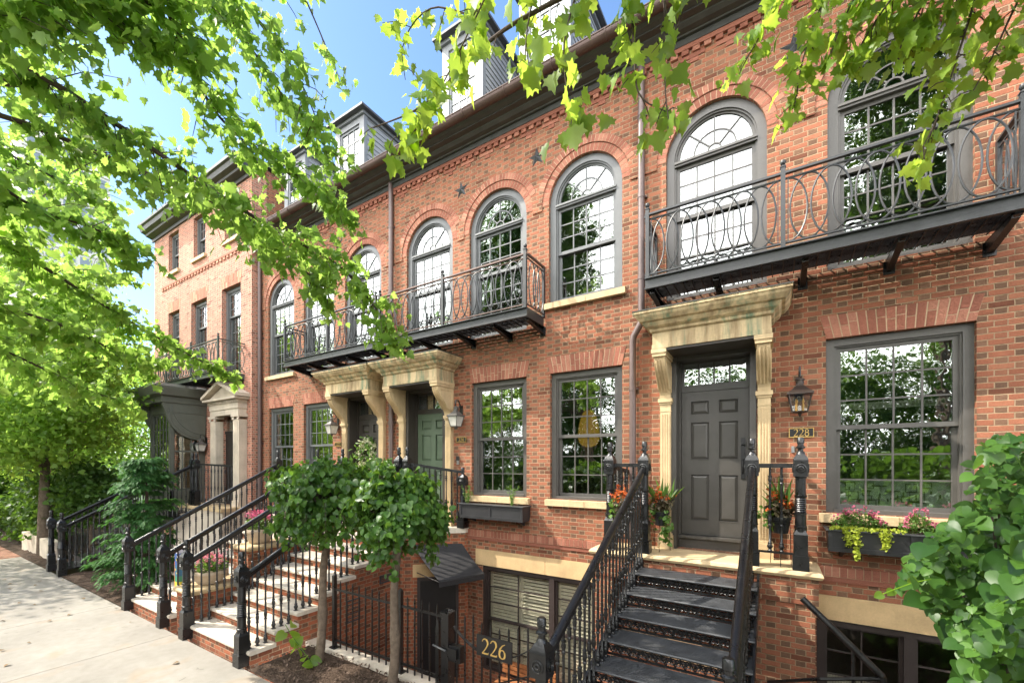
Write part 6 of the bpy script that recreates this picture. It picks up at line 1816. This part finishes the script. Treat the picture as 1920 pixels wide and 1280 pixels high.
TA = street_tree('plane_tree', -5.4, -0.75, 4.6, 0.17, 'leafy plane tree whose dark limbs reach in from the upper left over the pavement')
LA = Leafy(); top = Vector((-5.38, -0.75, 4.3))
def RP(l): return [R(*q) for q in l]
tA = dict(tree=TA, mat=M['twig'], leafy=LA)
def lead(first, z=None): return [top + Vector((0, 0, (z or 0))), top.lerp(first, 0.5) + Vector((0, 0, 0.25))]
def LAB(l, r0, r1, nt, tl, lf, per, **k):
    q = RP(l); limb(pts=lead(q[0]) + q, r0=r0, r1=r1, n_twigs=nt, twig_len=tl, leaf=lf, per=per, **tA, **k)
LAB([(-20, 85, 3.2), (100, 155, 3.4), (230, 240, 3.6), (380, 345, 3.9), (520, 435, 4.3), (640, 495, 4.6), (700, 570, 4.8), (745, 640, 4.9)], 0.034, 0.006, 84, 0.42, 0.095, 12, u0=0.36)
LAB([(-20, 205, 3.6), (140, 268, 3.9), (300, 335, 4.3), (420, 390, 4.6), (540, 470, 4.9), (620, 560, 5.0)], 0.030, 0.006, 70, 0.42, 0.095, 12, u0=0.42)
LAB([(150, -30, 3.2), (270, 45, 3.4), (350, 110, 3.6)], 0.024, 0.008, 34, 0.42, 0.11, 13, u0=0.45)
LAB([(290, -20, 3.3), (350, 90, 3.6), (385, 190, 3.9), (450, 262, 4.2), (560, 340, 4.5), (660, 400, 4.7)], 0.024, 0.005, 76, 0.42, 0.095, 13, u0=0.35)
LAB([(430, -30, 3.5), (500, 60, 3.8), (560, 140, 4.0), (600, 240, 4.2)], 0.018, 0.004, 44, 0.40, 0.10, 10, u0=0.42)
LAB([(380, -40, 3.5), (440, 50, 3.9), (500, 130, 4.2), (560, 230, 4.4), (640, 300, 4.6)], 0.018, 0.004, 60, 0.42, 0.092, 12, u0=0.42)
LAB([(-40, 150, 3.3), (95, 160, 3.5)], 0.034, 0.030, 5, 0.3, 0.11, 10, u0=0.6)
LAB([(-30, 20, 3.4), (60, 60, 3.7), (110, 110, 3.9)], 0.016, 0.005, 34, 0.38, 0.095, 12, u0=0.4)
LAB([(-30, 120, 3.7), (80, 190, 4.1), (190, 250, 4.6), (300, 290, 5.0)], 0.016, 0.005, 36, 0.40, 0.095, 11, u0=0.4)
LAB([(-20, 440, 4.4), (90, 505, 4.9), (190, 570, 5.5), (290, 630, 6.2), (400, 690, 6.8), (440, 705, 7.0)], 0.030, 0.006, 72, 0.34, 0.10, 11, u0=0.38, droop=0.15)
LAB([(-30, 570, 4.6), (100, 600, 5.2), (220, 660, 6.0), (300, 690, 6.6)], 0.026, 0.006, 64, 0.5, 0.115, 13, u0=0.38)
LAB([(-30, 330, 4.2), (80, 400, 4.7), (190, 430, 5.2), (260, 480, 5.8)], 0.026, 0.006, 60, 0.5, 0.115, 12, u0=0.4)
LAB([(-30, 640, 5.0), (80, 690, 5.6), (180, 740, 6.4), (260, 760, 7.0)], 0.022, 0.006, 50, 0.5, 0.115, 13, u0=0.4)
LAB([(-30, 260, 4.6), (70, 320, 5.2), (150, 350, 5.8), (200, 380, 6.2)], 0.020, 0.006, 44, 0.5, 0.115, 12, u0=0.4)
LAB([(-30, 480, 5.2), (50, 400, 5.8), (120, 330, 6.4), (180, 300, 7.0)], 0.020, 0.006, 44, 0.5, 0.115, 12, u0=0.45)
LAB([(-30, 560, 6.0), (60, 520, 6.6), (150, 500, 7.2), (230, 520, 8.0)], 0.020, 0.006, 54, 0.6, 0.115, 13, u0=0.45)
LAB([(560, -30, 4.2), (600, 60, 4.4), (640, 160, 4.6)], 0.014, 0.004, 18, 0.4, 0.085, 10, u0=0.5)
link(leaf_mesh('foliage', M['leaf_plane'], LA.P, LA.T, LA.N, LA.S, 'maple'), 'foliage', TA)

TB = street_tree('plane_tree', 4.3, -0.9, 5.2, 0.16, 'plane tree whose bright hanging twigs dangle from the top over the arched windows')
LB = Leafy(); top = Vector((4.3, -0.9, 5.0)); tB = dict(tree=TB, mat=M['twig'], leafy=LB)
def LBB(l, r0, r1, nt, tl, lf, per, **k):
    q = RP(l); limb(pts=[top, top.lerp(q[0], 0.5) + Vector((0, 0, 0.4))] + q, r0=r0, r1=r1, n_twigs=nt, twig_len=tl, leaf=lf, per=per, **tB, **k)
LBB([(1120, -40, 3.1), (1045, 0, 3.1), (930, 62, 3.2), (850, 145, 3.3), (790, 205, 3.4), (700, 240, 3.6)], 0.026, 0.004, 16, 0.28, 0.115, 6, u0=0.55)
LBB([(1090, -40, 3.0), (1068, 30, 3.0), (1055, 90, 3.0), (1062, 170, 3.0), (1075, 250, 3.0)], 0.012, 0.003, 22, 0.20, 0.14, 5, u0=0.55, hang=1.0)
LBB([(1010, -40, 3.1), (985, 60, 3.1), (985, 150, 3.1)], 0.01, 0.003, 14, 0.22, 0.14, 4, u0=0.6, hang=1.0)
LBB([(1190, -40, 2.9), (1185, 40, 2.9), (1190, 120, 2.9), (1195, 185, 2.9), (1250, 210, 2.95)], 0.014, 0.003, 24, 0.22, 0.135, 5, u0=0.55, hang=1.0)
LBB([(1240, -40, 2.9), (1250, 60, 2.9), (1245, 160, 2.9), (1258, 260, 2.9)], 0.01, 0.003, 16, 0.16, 0.13, 4, u0=0.55, hang=1.0)
LBB([(1290, -40, 2.8), (1280, 30, 2.8), (1255, 80, 2.8)], 0.01, 0.003, 10, 0.2, 0.14, 4, u0=0.6, hang=1.0)
LBB([(790, 260, 3.5), (740, 250, 3.6), (725, 290, 3.6)], 0.006, 0.003, 12, 0.16, 0.14, 5, u0=0.8, hang=1.0)
LBB([(900, 40, 3.6), (860, 20, 3.7), (800, 10, 3.8), (750, 80, 3.9), (760, 150, 4.0)], 0.012, 0.003, 22, 0.3, 0.11, 6, u0=0.55)
TC = TB
for l, nt, per in (([(1470, -40, 2.9), (1430, 60, 2.95), (1400, 110, 3.0), (1380, 150, 3.0)], 22, 6), ([(1560, -40, 2.9), (1520, 60, 2.9), (1500, 130, 2.95), (1490, 200, 3.0)], 30, 6),
                  ([(1620, -40, 2.8), (1570, 60, 2.85), (1550, 130, 2.9)], 26, 6), ([(1700, -40, 2.8), (1640, 40, 2.8), (1600, 110, 2.85), (1600, 130, 2.9)], 40, 7), ([(1760, -40, 2.7), (1700, 60, 2.75), (1680, 110, 2.8)], 34, 7),
                  ([(1840, -40, 2.7), (1810, 60, 2.7), (1785, 140, 2.7), (1750, 240, 2.7), (1730, 275, 2.7)], 26, 5), ([(1930, -40, 2.6), (1890, 40, 2.6), (1860, 110, 2.65), (1825, 170, 2.7)], 26, 6),
                  ([(1810, -40, 2.7), (1770, 20, 2.7), (1720, 50, 2.75)], 30, 7)):
    LBB(l, 0.010, 0.003, int(nt * 1.5), 0.20, 0.092, per + 1, u0=0.5, hang=0.8)
link(leaf_mesh('foliage', M['leaf_lime'], LB.P, LB.T, LB.N, LB.S, 'maple'), 'foliage', TB)


def crown_tree(name, x, y, h, trunk_r, cz, rad, clumps, per, leaf, mat, label, group, kind='small', spread=0.36, shell=0.35):
    t = thing(name, (x, y, -0.05), label, 'tree', group); m_ = MB()
    m_.tube([(x, y, -0.1), (x + .05, y, h * 0.4), (x, y + .05, h)], [trunk_r * 1.3, trunk_r, trunk_r * 0.6], 10); m_.build('trunk', M['bark'], t, True)
    pts, cs = crown_points((x, y, cz), rad, clumps, per, spread, shell)
    b = MB()
    for c in cs[::4]:
        e = Vector(c); s = Vector((x, y, max(0.6, min(h, e.z - 0.5)))); b.tube(limb_curve(s, e, (0, 0, 0.25), 4), [trunk_r * 0.35, trunk_r * 0.25, trunk_r * 0.18, trunk_r * 0.1, 0.01], 5)
    b.build('branch', M['bark'], t)
    foliage('crown', mat, t, pts, leaf, kind, 0.5, 0.7)
    return t


YG = 'trees along the far pavement'
crown_tree('street_tree', -17.6, 3.15, 3.6, 0.12, 5.4, (2.9, 1.7, 3.2), 210, 110, 0.11, M['leaf_far'], 'bright tree at the left edge with its trunk beside the low pale wall', YG, 'maple', 0.34)
crown_tree('yard_tree', -25.5, 8.6, 3.4, 0.12, 5.0, (3.0, 2.4, 3.8), 80, 90, 0.18, M['leaf_far'], 'tree showing between the far house and the leafy left edge', YG, 'small', 0.45)
crown_tree('street_tree', -20.0, -0.6, 4.2, 0.15, 5.6, (3.6, 3.0, 2.9), 80, 70, 0.17, M['leaf_far'], 'street tree farther down the kerb at the left edge', YG, 'small', 0.45)
crown_tree('street_tree', -30.0, 0.5, 4.5, 0.15, 5.6, (4.5, 3.8, 3.4), 80, 80, 0.24, M['leaf_far'], 'street tree closing the view down the pavement', YG, 'small', 0.6)
crown_tree('yard_tree', -19.3, 4.0, 3.0, 0.09, 3.9, (1.7, 1.5, 2.1), 60, 80, 0.13, M['leaf_far'], 'bushy tree in front of the far house, left of the bay window', YG, 'small', 0.32)
crown_tree('yard_tree', -23.5, 4.4, 3.2, 0.1, 4.4, (2.3, 2.1, 2.7), 65, 80, 0.16, M['leaf_far'], 'taller bushy tree beyond the far house', YG, 'small', 0.40)
crown_tree('yard_tree', -29.5, 6.2, 4.2, 0.12, 5.2, (3.2, 2.8, 3.3), 65, 80, 0.2, M['leaf_far'], 'broad tree standing behind the bushy ones at the far left', YG, 'small', 0.5)
crown_tree('yard_tree', -40.0, 7.5, 5.0, 0.15, 7.0, (5, 4.5, 7.0), 110, 90, 0.3, M['leaf_far'], 'large tree at the end of the street, far left', YG, 'small', 0.7)
crown_tree('garden_shrub', -16.9, 3.95, 1.2, 0.06, 1.75, (0.8, 0.8, 1.0), 40, 70, 0.10, M['leaf_wood'], 'dark leafy shrub beside the far iron stair', 'shrubs by the far stair', 'round', 0.20)
crown_tree('garden_shrub', -18.6, 3.55, 0.9, 0.05, 1.35, (0.9, 0.7, 0.95), 40, 70, 0.11, M['leaf_wood'], 'dark shrub beside the low pale wall', 'shrubs by the far stair', 'round', 0.22)
crown_tree('garden_shrub', -21.5, 3.7, 0.8, 0.05, 1.1, (1.5, 0.8, 1.0), 45, 80, 0.12, M['leaf_wood'], 'wide dark shrub at the end of the brick path', 'shrubs by the far stair', 'round', 0.25)
crown_tree('garden_shrub', -26.5, 3.9, 0.8, 0.05, 1.3, (2.6, 1.2, 1.2), 55, 80, 0.16, M['leaf_wood'], 'long dark shrub beyond the brick path', 'shrubs by the far stair', 'round', 0.3)

# trees of the park across the street, seen as reflections in the windows
PG = 'park trees mirrored in the windows'
for (x, y, cz, rad, h, lab) in ((-28, -14, 8.5, (5, 4, 6.0), 8, 'park tree mirrored in the far windows'), (11.5, -13, 8.5, (4, 3.5, 6), 8, 'park tree standing right of the mirrored ones')):
    crown_tree('park_tree', x, y, h, 0.22, cz, rad, 110, 75, 0.30, M['leaf_wood'], lab, PG, 'small', 0.6)
crown_tree('park_tree', -14.0, -12.5, 10, 0.22, 14.5, (4.6, 3.2, 8.2), 230, 100, 0.25, M['leaf_wood'], 'tall park tree mirrored in the arched windows over the green door', PG, 'maple', 0.42)
crown_tree('street_tree', 3.7, -2.6, 8, 0.10, 11.8, (2.2, 1.8, 4.6), 130, 95, 0.16, M['leaf_wood'], 'tall kerb tree mirrored in the arched window above the right balcony', PG, 'maple', 0.38)
for i, (x, y) in enumerate(((-33, -12), (-24, -11.5), (-18, -12.5), (-11.5, -11.6), (-6.6, -12.4), (-2.0, -11.4), (3.0, -12.8), (8.2, -12.2))):
    s = random.uniform(0.85, 1.15)
    crown_tree('park_bush', x, y, 3.6, 0.12, 4.5 * s, (3.6 * s, 2.4, 4.7 * s), 130, 85, 0.26, M['leaf_wood'], ['bushy park tree across the street mirrored in the lower windows'][0] + (' opposite ' + ['the far house', 'the bay window', 'the pediment door', 'the wreath door', 'the green door', 'the bare window box', 'the iron stair', 'the right window'][i]), 'park bushes mirrored in the ground floor windows', 'small', 0.5)

# pale high-rise beyond the trees
t = thing('apartment_tower', (-118, 24, 0), 'pale high-rise tower seen through the leaves at the far left', 'building')
x0, x1, y0, y1, H = -126, -110, 17.0, 28.5, 62
m_ = MB(); m_.box(x0, x1, y0, y1, 0, H); m_.build('tower_wall', M['tower'], t)
nb = 0
wm = MB(); wm.box(0, 0.15, 0, 1.5, 0, 1.9); WME = mesh_of(wm, 'window', M['tower_win'], False)
for k in range(6, 19):
    for j in range(5): place(WME, 'window', t, (x1 + 0.01, y0 + 0.7 + j * 2.2, 3.2 * k + 0.8))
m_ = MB()
for k in range(1, 19): m_.box(x1, x1 + 0.25, y0, y1, 3.2 * k, 3.2 * k + 0.35)
m_.build('floor_band', M['tower'], t)
# ------------------------------------------------------------------ daylight
SV = Vector((0.72, 0.36, -0.86))
src = -SV.normalized()
elev = math.asin(src.z); rot = math.atan2(src.x, src.y)
sd = bpy.data.lights.new('sun', 'SUN'); sd.energy = 2.6; sd.angle = math.radians(0.6); sd.color = (1.0, 0.93, 0.82)
so = bpy.data.objects.new('sun', sd); col.objects.link(so); so.rotation_euler = SV.to_track_quat('-Z', 'Y').to_euler(); so.location = (0, 0, 30)
w = bpy.data.worlds.new('World'); scene.world = w; w.use_nodes = True
nt = w.node_tree; nt.nodes.clear(); t = NT(nt)
out = nt.nodes.new('ShaderNodeOutputWorld'); bg = nt.nodes.new('ShaderNodeBackground')
sky = nt.nodes.new('ShaderNodeTexSky'); sky.sky_type = 'NISHITA'; sky.sun_disc = False; sky.sun_elevation = elev; sky.sun_rotation = rot; sky.air_density = 1.0; sky.dust_density = 0.7; sky.ozone_density = 1.6
tc = nt.nodes.new('ShaderNodeTexCoord'); gen = tc.outputs['Generated']
sp = nt.nodes.new('ShaderNodeSeparateXYZ'); t.l(gen, sp.inputs[0])
# cloud deck added mostly out of view, brightened as soft fill on the facades: denser away from the houses (behind the street), thin veil elsewhere, thicker towards the horizon
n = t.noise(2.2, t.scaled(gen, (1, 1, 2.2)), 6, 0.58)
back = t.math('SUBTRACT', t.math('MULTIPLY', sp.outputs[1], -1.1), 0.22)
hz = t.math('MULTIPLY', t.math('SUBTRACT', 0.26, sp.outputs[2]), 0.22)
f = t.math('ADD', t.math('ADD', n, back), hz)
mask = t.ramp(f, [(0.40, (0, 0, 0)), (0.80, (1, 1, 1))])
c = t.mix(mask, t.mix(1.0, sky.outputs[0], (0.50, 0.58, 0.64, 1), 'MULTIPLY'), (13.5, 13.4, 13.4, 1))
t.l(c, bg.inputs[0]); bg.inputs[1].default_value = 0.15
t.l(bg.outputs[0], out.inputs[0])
scene.view_settings.view_transform = 'Standard'; scene.view_settings.look = 'None'; scene.view_settings.gamma = 1.0; scene.view_settings.use_curve_mapping = False
scene.view_settings.exposure = 1.85
scene.render.engine = 'CYCLES'
cy = scene.cycles; cy.use_denoising = True; cy.max_bounces = 8; cy.transparent_max_bounces = 12; cy.diffuse_bounces = 4; cy.glossy_bounces = 4; cy.sample_clamp_indirect = 6.0; cy.caustics_reflective = False; cy.caustics_refractive = False
